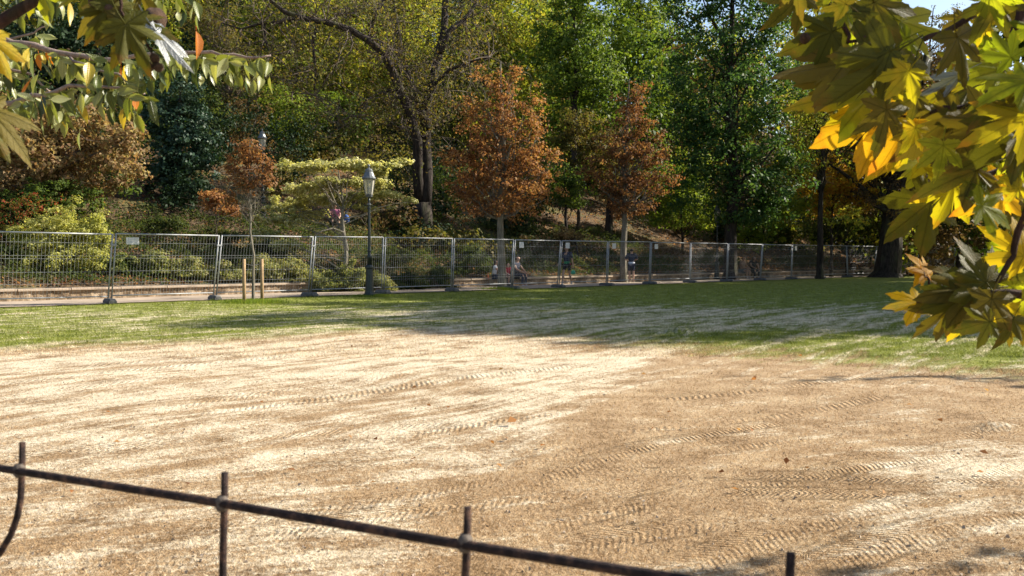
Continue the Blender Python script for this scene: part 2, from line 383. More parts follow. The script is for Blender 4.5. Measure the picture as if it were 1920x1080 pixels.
def grid(name, xs, ys, hf, mat, attrs=None, keep=None, smooth=True):
    X, Y = np.meshgrid(xs, ys); Z = hf(X, Y); nx, ny = len(xs), len(ys)
    V = np.stack([X, Y, Z], -1).reshape(-1, 3)
    i = np.arange(nx - 1)[None, :] + nx * np.arange(ny - 1)[:, None]
    Fq = np.stack([i, i + 1, i + nx + 1, i + nx], -1).reshape(-1, 4)
    if keep is not None:
        k = keep(X, Y).reshape(-1); Fq = Fq[k[Fq].any(1)]
    me = bpy.data.meshes.new(name); me.from_pydata(V.tolist(), [], Fq.tolist())
    if smooth: me.shade_smooth()
    for kk, a in (attrs or {}).items():
        at_ = me.attributes.new(kk, 'FLOAT', 'POINT'); at_.data.foreach_set('value', a(X, Y).reshape(-1).astype(np.float32))
    me.materials.append(mat); return link(name, me)
def lawn_h(x, y):
    near = np.clip((14 - y) / 6, 0, 1)
    h = .018 * near * (np.sin(x * 1.7 + y * .9) + np.sin(x * .7 - y * 2.1)) * .6
    px, py = topx(x, y)
    h = h + .10 * np.exp(-((x - .05) / .75) ** 2 - ((y - 31.8) / .6) ** 2) + .09 * np.exp(-((x - 2.9) / .3) ** 2 - ((y - 15.7) / .25) ** 2) * (1 + .5 * np.sin(x * 40)) + .06 * np.exp(-((x - 3.75) / .18) ** 2 - ((y - 7.0) / .07) ** 2)
    return h
RU = [ruts(0), ruts(1), ruts(2)]
xs = np.concatenate([np.linspace(-400, -40, 12), np.linspace(-38, -9, 30), np.arange(-8.8, 12, .05), np.linspace(12.2, 45, 34), np.linspace(50, 400, 12)])
ys = np.concatenate([np.linspace(-200, -4, 10), np.linspace(-3, 2.8, 10), np.arange(3, 11.5, .04), np.arange(11.55, 20, .08), np.arange(20.2, 70, .5), np.linspace(75, 700, 20)])
lawn = grid('lawn', xs, ys, lawn_h, LAWN, dict(green=lambda x, y: region(x, y)[0], sand=lambda x, y: region(x, y)[1], turn=angf, rut0=lambda x, y: RU[0](x, y)[0], phase0=lambda x, y: RU[0](x, y)[1], rut1=lambda x, y: RU[1](x, y)[0], phase1=lambda x, y: RU[1](x, y)[1], rut2=lambda x, y: RU[2](x, y)[0], phase2=lambda x, y: RU[2](x, y)[1]))
lawn['kind'] = 'structure'
# blades of grass, dry and green
def blades(n, y0, y1, ln, wd, name, only=False):
    u = RS.rand(n * 2); Y = 1 / (1 / y1 + u * (1 / y0 - 1 / y1)); X = (RS.rand(n * 2) * 2 - 1) * .60 * Y
    k = (sdist(X, Y) + WALL < -.25); X, Y = X[k][:n], Y[k][:n]; n = len(X)
    if only:
        gr, sa = region(X, Y); cl_ = np.sin(X * 2.3 + np.sin(Y * 1.7) * 2) * np.sin(Y * 2.9 + X) + RS.normal(size=n) * .35; k = (gr > .25) & (cl_ > .35); X, Y = X[k], Y[k]; n = len(X)
    gr, sa = region(X, Y); L = ln * (.5 + RS.rand(n)) * (Y / y0) ** .35 * (1 - .45 * np.clip((sa - .3) * 2, 0, 1) * (1 - gr)); W = wd * (.6 + .8 * RS.rand(n)) * (Y / y0) ** .6
    a = RS.rand(n) * 2 * PI; lean = .5 + 1.3 * RS.rand(n); b = RS.rand(n) * 2 * PI
    P = np.stack([X, Y, lawn_h(X, Y) - .002], 1)
    D = np.stack([np.cos(a), np.sin(a), 0 * a], 1); T = P + np.stack([np.cos(b) * np.sin(lean), np.sin(b) * np.sin(lean), np.cos(lean) * .8 + .12], 1) * L[:, None]
    V = np.stack([P - D * W[:, None] * .5, P + D * W[:, None] * .5, T], 1)
    o = quads(name, V, BLADE, None, dict(green=gr, sand=sa, turn=angf(X, Y)), 3)
    o['kind'] = 'stuff'; tag(o, 'taller clumps of green grass in the far half of the lawn' if only else ('fine dry straw-coloured turf on the near lawn' if y0 < 5 else 'short turf on the far lawn'), 'grass'); return o
blades(330000, 3.4, 16, .022, .0032, 'grass')
blades(170000, 12, 45, .060, .008, 'grass')
blades(150000, 10, 40, .055, .008, 'grass', True)
# taller tufts at the posts and trunks
def tuft(px, py, n, rad, hgt, label):
    c = gnd(px, py); P = np.stack([c.x + RS.normal(size=n) * rad, c.y + RS.normal(size=n) * rad * .6, np.zeros(n)], 1)
    a = RS.rand(n) * 2 * PI; D = np.stack([np.cos(a), np.sin(a), 0 * a], 1) * .007; b = RS.rand(n) * 2 * PI
    T = P + np.stack([np.cos(b) * .4, np.sin(b) * .4, np.ones(n)], 1) * (hgt * (.5 + RS.rand(n)))[:, None]
    o = quads('grass_tuft', np.stack([P - D, P + D, T], 1), LM['bright'], None, None, 3); o['kind'] = 'stuff'; tag(o, label, 'grass')
tuft(475, 568, 3500, .42, .10, 'tuft of tall green grass round the staked young tree')
tuft(700, 556, 1500, .32, .08, 'tuft of green grass at the foot of the near street lamp')
tuft(942, 543, 1500, .4, .10, 'tuft of green grass around the rust-leaved tree trunk')
# path
def strip(name, o0, o1, z, mat, t0=-60, t1=160, step=2.0, hf=None):
    V, Fc = [], []; ts = np.arange(t0, t1, step); k = 5
    for t in ts:
        for j in range(k):
            o = o0 + (o1 - o0) * j / (k - 1); o += (.10 * math.sin(t * 1.3) + .05 * math.sin(t * 3.7)) if j == 0 else 0
            p = FO + FD * t + FN * o; V.append((p[0], p[1], z))
    for i in range(len(ts) - 1):
        for j in range(k - 1): b = i * k + j; Fc.append((b, b + k, b + k + 1, b + 1))
    me = bpy.data.meshes.new(name); me.from_pydata(V, [], Fc); me.materials.append(mat); return link(name, me)
PATH = simple('path_gravel', (.36, .29, .22), .95, 0, 1.5, .22, .01, .1)
p = strip('path', -.12, WALL + .05, .125, PATH, step=.5); p['kind'] = 'structure'; p.location.z = -.10
# low wall with coping
WST = simple('rubble_stone', (.23, .165, .105), .95, 0, 2.2, .6, .03, .1, c2=(.42, .33, .23))
COP = simple('coping_stone', (.34, .27, .20), .9, 0, 2.5, .3, .01, .15)
wall = thing('retaining_wall', 'low stone retaining wall with pale coping behind the wire fence', 'wall', (FO[0] + FN[0] * WALL, FO[1] + FN[1] * WALL, 0), math.atan2(FD[1], FD[0]))
WH = .30
def rub(L, h, n, seed):
    rs = np.random.RandomState(seed); nx = int(L / .12) + 1; V, Fc = [], []
    for j in range(4):
        for i in range(nx): V.append((i * L / (nx - 1), (rs.rand() - .5) * .05 - (.02 if j == 0 else 0), j / 3 * h))
    for j in range(3):
        for i in range(nx - 1): a = j * nx + i; Fc.append((a, a + 1, a + nx + 1, a + nx))
    return V, Fc
V, Fc = rub(220, WH, 0, 3); me = bpy.data.meshes.new('wall_face'); me.from_pydata([(v[0] - 60, v[1], v[2]) for v in V], [], Fc); me.materials.append(WST)
link('wall_face', me, wall)
cm = MB(); cm.box((.745, 0, 0), (1.485, .34, .075)); cme = None
for i in range(110):
    t = -18 + i * 1.5
    if cme is None: o = cm.build('coping_stone', COP, wall); cme = o.data; bv = o.modifiers.new('b', 'BEVEL'); bv.width = .012; bv.segments = 1; first = o
    else: o = first.copy(); C.objects.link(o); o.parent = wall
    o.location = (t, .10 + random.uniform(-.012, .012), WH + .04 + random.uniform(-.006, .006)); o.rotation_euler = (0, random.uniform(-.004, .004), 0)
# hillside
mh, nt = newmat('hill_soil'); g = G(nt); pos = g.n('ShaderNodeNewGeometry').outputs['Position']
a = g.noise(pos, .35, 5, .6); b = g.noise(pos, 9, 6, .75); c = g.noise(pos, 1.6, 4)
col = g.ramp(g.m('ADD', g.m('MULTIPLY', b, .6), g.m('MULTIPLY', c, .4)), [(.36, (.035, .025, .018)), (.5, (.09, .062, .038)), (.62, (.20, .135, .075)), (.72, (.34, .25, .13))])
col = g.mix(g.m('MULTIPLY', g.maprange(a, .48, .62), .55), col, (.13, .14, .045))
g.out(g.bsdf(col, .95, 0, .1, g.bump(b, .06)).outputs[0])
def rot_hill():
    ts = np.concatenate([np.linspace(-160, -25, 14), np.arange(-24, 110, .8), np.linspace(112, 260, 16)]); ss = np.concatenate([np.arange(.12, 24, .6), np.linspace(24.5, 200, 60)])
    T, Q = np.meshgrid(ts, ss); X = FO[0] + FD[0] * T + FN[0] * (Q + WALL); Y = FO[1] + FD[1] * T + FN[1] * (Q + WALL)
    Z = gh(X, Y) - .02; Z = Z + np.where(Q > 1, .05, 0) * np.sin(X * 3.1) * np.cos(Y * 2.7)
    nx, ny = len(ts), len(ss); i = np.arange(nx - 1)[None, :] + nx * np.arange(ny - 1)[:, None]
    Fq = np.stack([i, i + 1, i + nx + 1, i + nx], -1).reshape(-1, 4)
    me = bpy.data.meshes.new('hillside'); me.from_pydata(np.stack([X, Y, Z], -1).reshape(-1, 3).tolist(), [], Fq.tolist()); me.shade_smooth(); me.materials.append(mh)
    o = link('hillside', me); o['kind'] = 'structure'
rot_hill()
# leaf litter on the hill and thin under the trees
n = 42000; T = RS.rand(n) * 75 - 12; Q = RS.rand(n) ** 1.3 * 32 + .4
X = FO[0] + FD[0] * T + FN[0] * (Q + WALL); Y = FO[1] + FD[1] * T + FN[1] * (Q + WALL); P = np.stack([X, Y, gh(X, Y) + .03], 1)
N = RS.normal(size=(n, 3)) * .45 + np.array([0, 0, 1])
o = quads('fallen_leaves', leafquads(P, N, .07 + .09 * RS.rand(n), .7), LM['rust']); o['kind'] = 'stuff'; tag(o, 'fallen rust brown leaves carpeting the hillside', 'fallen leaves')

# ================================================================ TREES in front of the fence
def gtree(name, label, px, py, blobs, pal, n, leaf, **k):
    g0 = gnd(px, py); return tree(name, label, px, g0.y, blobs, pal, n, leaf, base=(g0.x, g0.y, 0), **k)
gtree('young_tree', 'slim young rust-leaved tree tied between two wooden stakes', 475, 567,
      [(470, 300, 42, 42), (440, 320, 32, 34), (500, 318, 26, 30), (460, 275, 22, 24), (462, 345, 36, 26), (435, 372, 30, 18), (500, 345, 22, 18)], 'rustdark', 1900, .10, trunk=.05, bk=BARKP, limbs=22, clump=.22, twigs=5, split=True, shell=.2, lowlimb=2.3)
gtree('rust_tree', 'large rust-orange leaved tree with pale straight trunk in front of fence', 942, 541,
      [(940, 230, 66, 90), (900, 290, 70, 70), (990, 290, 62, 70), (940, 340, 110, 62), (870, 350, 52, 48), (1012, 350, 46, 48), (925, 160, 30, 44), (968, 145, 26, 40), (880, 215, 40, 48), (1000, 215, 36, 50), (935, 390, 92, 28), (845, 300, 30, 34), (1035, 300, 24, 30), (900, 130, 18, 26)], 'rust', 14500, .115, trunk=.19, bk=BARKP, limbs=60, clump=.34, twigs=6, split=True, shell=.3, lowlimb=2.9)
gtree('brown_tree', 'dull brown-leaved narrow tree in shade left of the tall green tree', 1170, 530,
      [(1180, 240, 50, 66), (1185, 185, 34, 42), (1155, 285, 62, 56), (1215, 290, 56, 52), (1170, 345, 88, 42), (1112, 330, 30, 34), (1240, 340, 38, 34), (1175, 390, 66, 26), (1205, 165, 16, 26)], 'rustdark', 9500, .135, trunk=.20, bk=BARKP, limbs=45, clump=.4, twigs=6, split=True, shell=.3, lowlimb=3.5)
gtree('maple_tree', 'tall dark green maple with thick trunk on the lawn edge beside a lamp', 1370, 525,
      [(1370, 60, 110, 120), (1290, 130, 80, 95), (1450, 130, 85, 100), (1370, 200, 125, 100), (1420, 290, 95, 90), (1330, 290, 90, 85), (1390, 370, 95, 55), (1290, 230, 55, 60), (1465, 350, 60, 50), (1300, 0, 80, 80), (1430, 0, 80, 80), (1365, -70, 90, 80), (1300, 355, 70, 60), (1450, 380, 66, 50), (1390, 405, 86, 26)], 'blue', 30000, .20, trunk=.40, bk=BARKD, limbs=30, clump=.75, twigs=2, lowlimb=4.5)
gtree('thin_tree', 'thin dark trunk with sparse olive crown between maple and big leaning trunk', 1537, 523,
      [(1540, 230, 70, 70), (1500, 300, 50, 40), (1580, 160, 70, 70), (1600, 410, 50, 26), (1500, 200, 40, 60)], 'yolive', 4200, .19, trunk=.22, bk=BARKD, limbs=26, clump=.6, twigs=5, lowlimb=5)
gtree('leaning_tree', 'massive dark leaning trunk forking low at the right end of fence', 1662, 520,
      [(1690, 210, 95, 90), (1620, 300, 80, 60), (1740, 300, 80, 90), (1640, 370, 80, 45), (1770, 150, 90, 90), (1600, 230, 50, 60)], 'brown', 9000, .20, trunk=.85, bk=BARKD, limbs=30, clump=.7, twigs=6, lean=2.2, lowlimb=4)

# ---- trees, shrubs on the hill (px, Y, blobs)
tree('chestnut_tree', 'golden-brown chestnut spreading over the hedge at the far left', 90, 33, [(80, 300, 130, 80), (190, 265, 85, 62), (230, 320, 48, 36), (40, 240, 100, 80), (150, 215, 70, 45), (130, 350, 100, 30), (250, 250, 34, 34), (20, 350, 90, 50), (200, 345, 40, 26)], 'gold', 16000, .15, trunk=.25, limbs=30, clump=.42, twigs=3, shell=.45)
tree('holly_tree', 'dense dark glossy evergreen between golden chestnut and rust sapling', 335, 39, [(335, 250, 62, 95), (310, 345, 46, 32), (360, 350, 40, 28), (300, 200, 55, 62), (355, 300, 52, 62), (310, 320, 45, 45), (345, 180, 45, 50), (370, 240, 36, 55), (385, 290, 20, 40)], 'holly', 15000, .15, trunk=.2, limbs=8, clump=.4, bk=BARKD, shell=.7)
tree('dark_conifer', 'nearly black evergreen mass high behind the golden chestnut', 190, 50, [(180, 90, 120, 110), (280, 110, 80, 90), (60, 60, 120, 110), (200, 180, 90, 50)], 'dark', 12000, .22, trunk=.3, limbs=8, clump=.8, bk=BARKD)
tree('rust_sapling', 'low rust-leaved sapling on the slope left of the staked tree', 405, 35, [(405, 375, 34, 24), (425, 395, 26, 14), (385, 365, 18, 12)], 'rust', 1500, .11, trunk=.035, limbs=12, clump=.25, twigs=3, shell=.2)
tree('green_tree', 'bright yellow-green tree behind the upper street lamp', 545, 56, [(520, 200, 62, 48), (580, 235, 62, 48), (540, 260, 75, 38), (500, 240, 46, 40), (610, 200, 34, 34)], 'bright', 11000, .17, trunk=.2, limbs=14, clump=.6, twigs=3)
tree('shaded_tree', 'dark green small tree right of the bright yellow-green tree', 625, 53, [(630, 262, 34, 42), (600, 290, 36, 30), (650, 210, 36, 40), (680, 250, 24, 30)], 'green', 4500, .17, trunk=.14, limbs=10, clump=.5, twigs=3)
tree('twiggy_tree', 'grey twiggy half-bare tree above the dark glossy evergreen', 430, 54, [(420, 90, 80, 60), (370, 30, 90, 50), (480, 140, 50, 50), (440, 200, 46, 50)], 'olive', 5500, .14, trunk=.2, limbs=40, clump=.6, twigs=12, shell=.2)
tree('olive_tree', 'olive and orange flecked tree behind the long bare limb', 600, 68, [(590, 60, 95, 80), (520, 110, 70, 60), (650, 130, 70, 60), (560, 0, 120, 60)], 'yolive', 12000, .20, trunk=.22, limbs=20, clump=.7, twigs=5, shell=.35)
tree('yellowing_tree', 'yellow-olive tree filling the fork of the big dark tree', 760, 72, [(740, 70, 90, 80), (800, 130, 60, 70), (700, 160, 60, 60), (760, -10, 120, 60), (770, 210, 50, 50)], 'yolive', 13000, .20, trunk=.25, limbs=20, clump=.7, twigs=5, shell=.35)
tree('yellow_tree', 'yellow-green tree above the top of the large rust-leaved tree', 905, 66, [(890, 80, 75, 80), (940, 40, 70, 80), (880, 180, 52, 50), (960, 110, 50, 60)], 'yolive', 12000, .19, trunk=.25, limbs=24, clump=.65, twigs=7, shell=.35)
tree('maple_tree', 'mid green maple rising between the rust tree and brown tree', 1075, 60, [(1080, 60, 80, 80), (1060, 140, 70, 60), (1120, 150, 60, 60), (1090, -20, 90, 70), (1040, 80, 46, 60)], 'maple', 16000, .19, trunk=.3, limbs=14, clump=.7, bk=BARKD)
tree('maple_tree', 'sunlit yellow-green maple above the brown narrow tree', 1200, 68, [(1190, 60, 70, 90), (1230, 140, 60, 70), (1150, 130, 50, 60), (1200, -20, 90, 70), (1235, 215, 40, 50)], 'bright', 15000, .20, trunk=.3, limbs=14, clump=.75, bk=BARKD)
tree('fern_tree', 'small drooping olive tree between rust tree and brown tree', 1085, 54, [(1085, 230, 46, 32), (1065, 270, 36, 40), (1110, 290, 34, 40), (1050, 320, 36, 30)], 'olive', 6000, .15, trunk=.12, limbs=14, clump=.45, twigs=4)
tree('understorey_tree', 'thin dark-trunked tree in shade just right of rust tree', 1062, 52, [(1055, 345, 46, 30), (1080, 375, 36, 20), (1030, 310, 36, 30)], 'green', 3800, .15, trunk=.11, limbs=12, clump=.45, bk=BARKD)
tree('dark_trunk_tree', 'broad dark trunk standing behind the narrow brown tree', 1143, 55, [(1150, 320, 60, 36), (1130, 270, 50, 40), (1185, 350, 40, 30)], 'olive', 4500, .16, trunk=.28, limbs=12, clump=.5, bk=BARKD)
tree('hazel_tree', 'light-flecked green undergrowth tree left of the maple trunk', 1280, 57, [(1270, 360, 60, 40), (1220, 340, 40, 40), (1320, 400, 50, 34), (1250, 410, 56, 26), (1300, 320, 50, 40)], 'bright', 9500, .16, trunk=.09, limbs=14, clump=.5, twigs=3, bk=BARKD)
tree('hazel_tree', 'light-flecked green undergrowth tree right of the maple trunk', 1430, 59, [(1430, 420, 50, 32), (1470, 390, 50, 36), (1410, 450, 40, 20)], 'bright', 6000, .16, trunk=.09, limbs=12, clump=.5, twigs=3, bk=BARKD)
tree('golden_tree', 'orange and yellow leaved small tree behind the thin dark trunk', 1560, 59, [(1560, 340, 60, 36), (1525, 362, 46, 30), (1600, 365, 44, 34), (1545, 305, 34, 22), (1575, 395, 60, 20)], 'yellow', 9500, .17, trunk=.13, limbs=12, clump=.5, bk=BARKD)
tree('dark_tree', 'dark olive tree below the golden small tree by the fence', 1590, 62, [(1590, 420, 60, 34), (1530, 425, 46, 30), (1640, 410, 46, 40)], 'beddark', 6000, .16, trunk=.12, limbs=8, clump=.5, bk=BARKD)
tree('red_tree', 'small red-leaved tree seen through the yellow plane leaves', 1690, 92, [(1690, 95, 34, 40), (1700, 140, 30, 26)], 'red', 4000, .20, trunk=.15, limbs=14, clump=.7)
tree('grey_tree', 'grey-brown half-bare tree at far right behind plane leaves', 1820, 70, [(1830, 190, 90, 90), (1900, 290, 90, 90), (1780, 320, 80, 80)], 'brown', 9000, .20, trunk=.3, limbs=30, clump=.8, twigs=7, shell=.3, bk=BARKD)
tree('slender_tree', 'slender dark tree silhouetted against the blue sky gap', 1742, 88, [(1720, 70, 40, 50), (1775, 45, 30, 50), (1745, 130, 56, 40)], 'olive', 3600, .22, trunk=.3, limbs=26, clump=.6, twigs=5, shell=.3, bk=BARKD)
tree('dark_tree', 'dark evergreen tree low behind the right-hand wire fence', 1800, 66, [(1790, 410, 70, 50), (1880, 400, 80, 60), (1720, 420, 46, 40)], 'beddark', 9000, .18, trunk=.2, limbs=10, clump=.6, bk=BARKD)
tree('backlit_tree', 'pale green backlit tree behind the upper maple crown', 1540, 82, [(1500, 60, 90, 90), (1590, 90, 60, 80), (1540, 170, 80, 70), (1480, -20, 100, 70)], 'yolive', 12000, .24, trunk=.3, limbs=14, clump=.9)
tree('backlit_tree', 'olive tree low in the wood left of the red-leaved tree', 1630, 84, [(1620, 230, 80, 80), (1700, 240, 70, 70), (1640, 160, 50, 50)], 'olive', 9000, .24, trunk=.3, limbs=14, clump=.9)
# far wood and undergrowth that read as one mass
def mass(name, label, pal, leaf, items, per):
    P, N = [], []
    for b_ in items:
        p, n_ = crown_points(b_, per, 1.0 if leaf > .25 else .6); P.append(p); N.append(n_)
    P = np.concatenate(P); N = np.concatenate(N)
    o = quads(name, leafquads(P, N, leaf * (.6 + .8 * RS.rand(len(P)))), LM[pal]); o['kind'] = 'stuff'; tag(o, label, 'woodland'); return o
far = dict(yolive=[], maple=[], brown=[], dark=[])
for i in range(230):
    px = random.uniform(-250, 2100); Y = random.uniform(62, 125)
    b = onhill(px, Y); want = -60 if px < 1640 else (40 if px < 1700 else 120); g_ap = 1690 < px < 1800
    if g_ap: want = 150
    h = EYE + (481 - want) * Y / F - b.z + random.uniform(-2, 3)
    if h < 4: h = random.uniform(3, 5)
    h = min(h, 17); r = random.uniform(3, 4.6) if h > 8 else 2.4
    k = random.choices(['yolive', 'maple', 'brown', 'dark'], [6, 1.2, 1.5, 3] if px < 1000 else ([2.5, 6, 1, 3] if px < 1480 else [2.5, 1, 4, 3]))[0]
    far[k].append([((b.x, b.y, b.z + h * .66), (r, r, h * .33)), ((b.x + random.uniform(-2, 2), b.y, b.z + h * .36), (r, r, h * .30)), ((b.x + random.uniform(-2, 2), b.y, b.z + h * .15), (r, r, h * .15))])
for k, lb in (('yolive', 'yellowing olive trees massed on the far hilltop'), ('maple', 'mid green trees massed on the far hilltop'), ('brown', 'brown-leaved trees massed on the far hilltop'), ('dark', 'dark evergreen trees massed on the far hilltop')): mass('far_wood', lb, k, .34, far[k], 2100)
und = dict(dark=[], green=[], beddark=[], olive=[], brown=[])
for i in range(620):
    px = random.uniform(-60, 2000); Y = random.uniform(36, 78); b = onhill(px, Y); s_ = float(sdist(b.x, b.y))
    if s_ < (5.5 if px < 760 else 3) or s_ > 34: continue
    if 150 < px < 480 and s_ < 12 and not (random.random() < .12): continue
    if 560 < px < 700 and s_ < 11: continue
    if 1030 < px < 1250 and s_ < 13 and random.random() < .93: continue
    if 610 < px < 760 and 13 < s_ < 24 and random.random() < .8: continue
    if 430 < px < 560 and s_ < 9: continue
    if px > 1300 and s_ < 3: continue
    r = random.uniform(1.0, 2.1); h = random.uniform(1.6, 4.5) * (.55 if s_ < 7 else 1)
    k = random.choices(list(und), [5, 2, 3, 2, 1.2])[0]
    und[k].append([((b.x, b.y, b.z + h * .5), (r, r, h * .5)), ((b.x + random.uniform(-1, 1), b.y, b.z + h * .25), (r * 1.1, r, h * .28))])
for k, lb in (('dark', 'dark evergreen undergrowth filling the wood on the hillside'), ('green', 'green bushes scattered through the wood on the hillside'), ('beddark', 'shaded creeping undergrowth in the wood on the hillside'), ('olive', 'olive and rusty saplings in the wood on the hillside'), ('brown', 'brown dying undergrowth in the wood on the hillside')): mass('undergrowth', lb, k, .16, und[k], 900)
# ivy and low ground cover in the bed behind the wall
n = 95000; T = RS.rand(n) * 44 - 10; Q = RS.rand(n) ** .9 * 6.5 + .25
X = FO[0] + FD[0] * T + FN[0] * (Q + WALL); Y = FO[1] + FD[1] * T + FN[1] * (Q + WALL)
hb = np.abs(np.sin(T * 1.9 + np.sin(Q * 1.3) * 1.4) * np.cos(Q * 1.7 + .4 * T)) * .62 + .12; keep = (np.sin(T * .8 + Q) + RS.normal(size=n) * .5) > -.9
P = np.stack([X, Y, gh(X, Y) + hb * RS.rand(n) ** .5], 1)[keep]
o = quads('ground_cover', leafquads(P, RS.normal(size=P.shape) * .7 + np.array([0, -.2, .8]), .09 * (.6 + .8 * RS.rand(len(P)))), LM['beddark']); o['kind'] = 'stuff'; tag(o, 'low ivy ground cover on the bank behind the stone wall', 'ground cover')

# big dark half-bare tree with the long arching limb
YB = 44; bb0 = onhill(793, YB); big = thing('bare_tree', 'old dark twin-stemmed tree with one long limb arching left', 'tree', bb0)
def wp(l, Y=YB, dy=0): return [at(x, y, Y + dy * i / max(1, len(l) - 1)) - bb0 for i, (x, y) in enumerate(l)]
limbs = []
base = wp([(795, 470), (794, 425), (793, 380)])
MB().tube(base, [.56, .46, .42], 12).build('trunk', BARKD, big, True)
for path, r0, r1, dy in [
    ([(790, 385), (786, 330), (780, 270), (768, 215), (752, 170), (735, 130), (718, 100), (690, 76), (655, 58), (615, 46), (575, 38), (535, 26), (510, 0), (500, -40)], .26, .08, -4),
    ([(797, 385), (802, 330), (800, 270), (797, 210), (808, 160), (822, 110), (830, 60), (836, 10), (842, -60)], .30, .15, 2),
    ([(770, 225), (760, 190), (742, 150), (730, 120)], .20, .12, 1), ([(800, 240), (782, 190), (770, 150), (755, 110), (748, 60), (740, 10), (736, -40)], .18, .06, 3),
    ([(826, 95), (845, 60), (868, 38), (890, 10), (915, -30)], .16, .06, 2), ([(795, 200), (815, 160), (845, 130), (880, 120), (920, 110)], .12, .04, -2),
    ([(560, 36), (520, 44), (490, 40), (455, 52), (420, 45)], .12, .03, -1), ([(592, 42), (585, 80), (590, 130), (592, 180)], .09, .03, -1), ([(495, 42), (500, 70), (505, 100), (500, 140)], .07, .02, 0),
    ([(690, 76), (700, 40), (712, 0), (715, -40)], .10, .05, 1), ([(635, 52), (650, 30), (660, 25), (690, 10)], .08, .03, 1), ([(755, 165), (720, 170), (690, 185), (660, 215)], .07, .02, -2)]:
    pts = wp(path, YB, dy); pts = [p + Vector((random.gauss(0, .05), random.gauss(0, .1), random.gauss(0, .05))) for p in pts]
    k = len(pts); MB().tube(pts, [r0 + (r1 - r0) * i / (k - 1) for i in range(k)], 8).build('limb', BARKD, big, True); limbs.append((pts, r1))
tw = MB(); tips = []
def twig(p, d, L, r, depth):
    pts = [p]; q = p.copy(); dd = d.copy()
    for i in range(5):
        dd = (dd + Vector((random.gauss(0, .35), random.gauss(0, .35), random.gauss(-.05, .35)))).normalized(); q = q + dd * L / 5; pts.append(q.copy())
    tw.tube(pts, [r * (1 - i / 5.5) for i in range(6)], 4 if r > .02 else 3, False)
    tips.append(q.copy())
    if depth:
        for j in range(3):
            s0 = random.choice(pts[1:]); twig(s0, (dd + Vector((random.gauss(0, .8), random.gauss(0, .8), random.gauss(0, .8)))).normalized(), L * .6, r * .55, depth - 1)
for pts, r1 in limbs:
    for j in range(int(len(pts) * 4.0)):
        i = random.randrange(max(1, len(pts) // 4), len(pts))
        twig(pts[i], Vector((random.gauss(0, 1), random.gauss(0, 1), random.gauss(.1, .9))).normalized(), random.uniform(1.2, 2.8), random.uniform(.02, .04), 2)
o = tw.build('twigs', TWIG, big); o['kind'] = 'stuff'
T = np.array([tuple(t) for t in tips]); idx = RS.randint(0, len(T), 11000); P = T[idx] + RS.normal(size=(11000, 3)) * .28
quads('crown', leafquads(P, RS.normal(size=P.shape) + np.array([0, 0, .4]), .11 + .07 * RS.rand(len(P)), .6), LM['olive'], big)

# cornus in flat tiers
YC = 34.5; cb = onhill(650, YC)
tree('tiered_tree', 'cream variegated tree with flat layered tiers behind the near lamp', 650, YC,
     [(650, 309, 142, 5, -.5), (575, 315, 60, 6, -.5), (705, 320, 64, 7, -.3), (760, 304, 30, 3, -.4), (640, 342, 96, 9, .9), (570, 353, 72, 10, 1.0), (705, 350, 56, 8, 1.0), (600, 374, 110, 12, 1.8), (540, 390, 60, 12, 1.9), (705, 366, 84, 8, 1.8), (766, 376, 34, 6, 1.6), (535, 412, 56, 16, 1.6), (500, 438, 46, 14, 1.2), (530, 460, 44, 10, .4), (690, 390, 56, 5, 2.2), (590, 402, 40, 12, 2.2)],
     'cream', 32000, .115, trunk=.11, bk=BARKP, limbs=34, clump=.24, twigs=2, shell=.1, split=True, droop=.9, upn=.7, dz=.6)
# bent bare branch of the tiered tree is its lowest limb
t_ = [o for o in C.objects if o.name == 'tiered_tree'][0]
MB().tube([at(652, 470, YC) - cb, at(645, 436, YC) - cb, at(625, 428, YC - .2) - cb, at(602, 434, YC - .4) - cb, at(585, 446, YC - .5) - cb], [.05, .045, .04, .03, .015], 6).build('limb', BARKP, t_)

# hedges and bed shrubs
def shrub(label, px, Y, blobs, pal, n, leaf, name='shrub', **k):
    return tree(name, label, px, Y, blobs, pal, n, leaf, trunk=.02, cat='shrub', limbs=k.pop('limbs', 6), clump=k.pop('clump', .22), shell=k.pop('shell', .75), **k)
shrub('tall rounded pale yellow-green bush left of the first leaning fence post', 140, 29.6, [(145, 425, 54, 52), (168, 470, 38, 66), (185, 440, 20, 44), (100, 480, 80, 62), (90, 440, 60, 36), (130, 520, 60, 26), (40, 505, 70, 45), (20, 460, 50, 40)], 'hedge', 38000, .08, name='bush')
shrub('red-tipped green bush at the far left edge above the fence', 20, 30.6, [(20, 415, 60, 50), (70, 395, 56, 36), (10, 480, 60, 60), (-40, 440, 60, 80), (40, 520, 60, 26)], 'redgreen', 11000, .075, name='bush')
shrub('dark green bush under the golden chestnut branches', 80, 32, [(60, 375, 80, 26), (150, 380, 50, 26), (100, 360, 60, 26)], 'green', 6000, .10, name='bush')
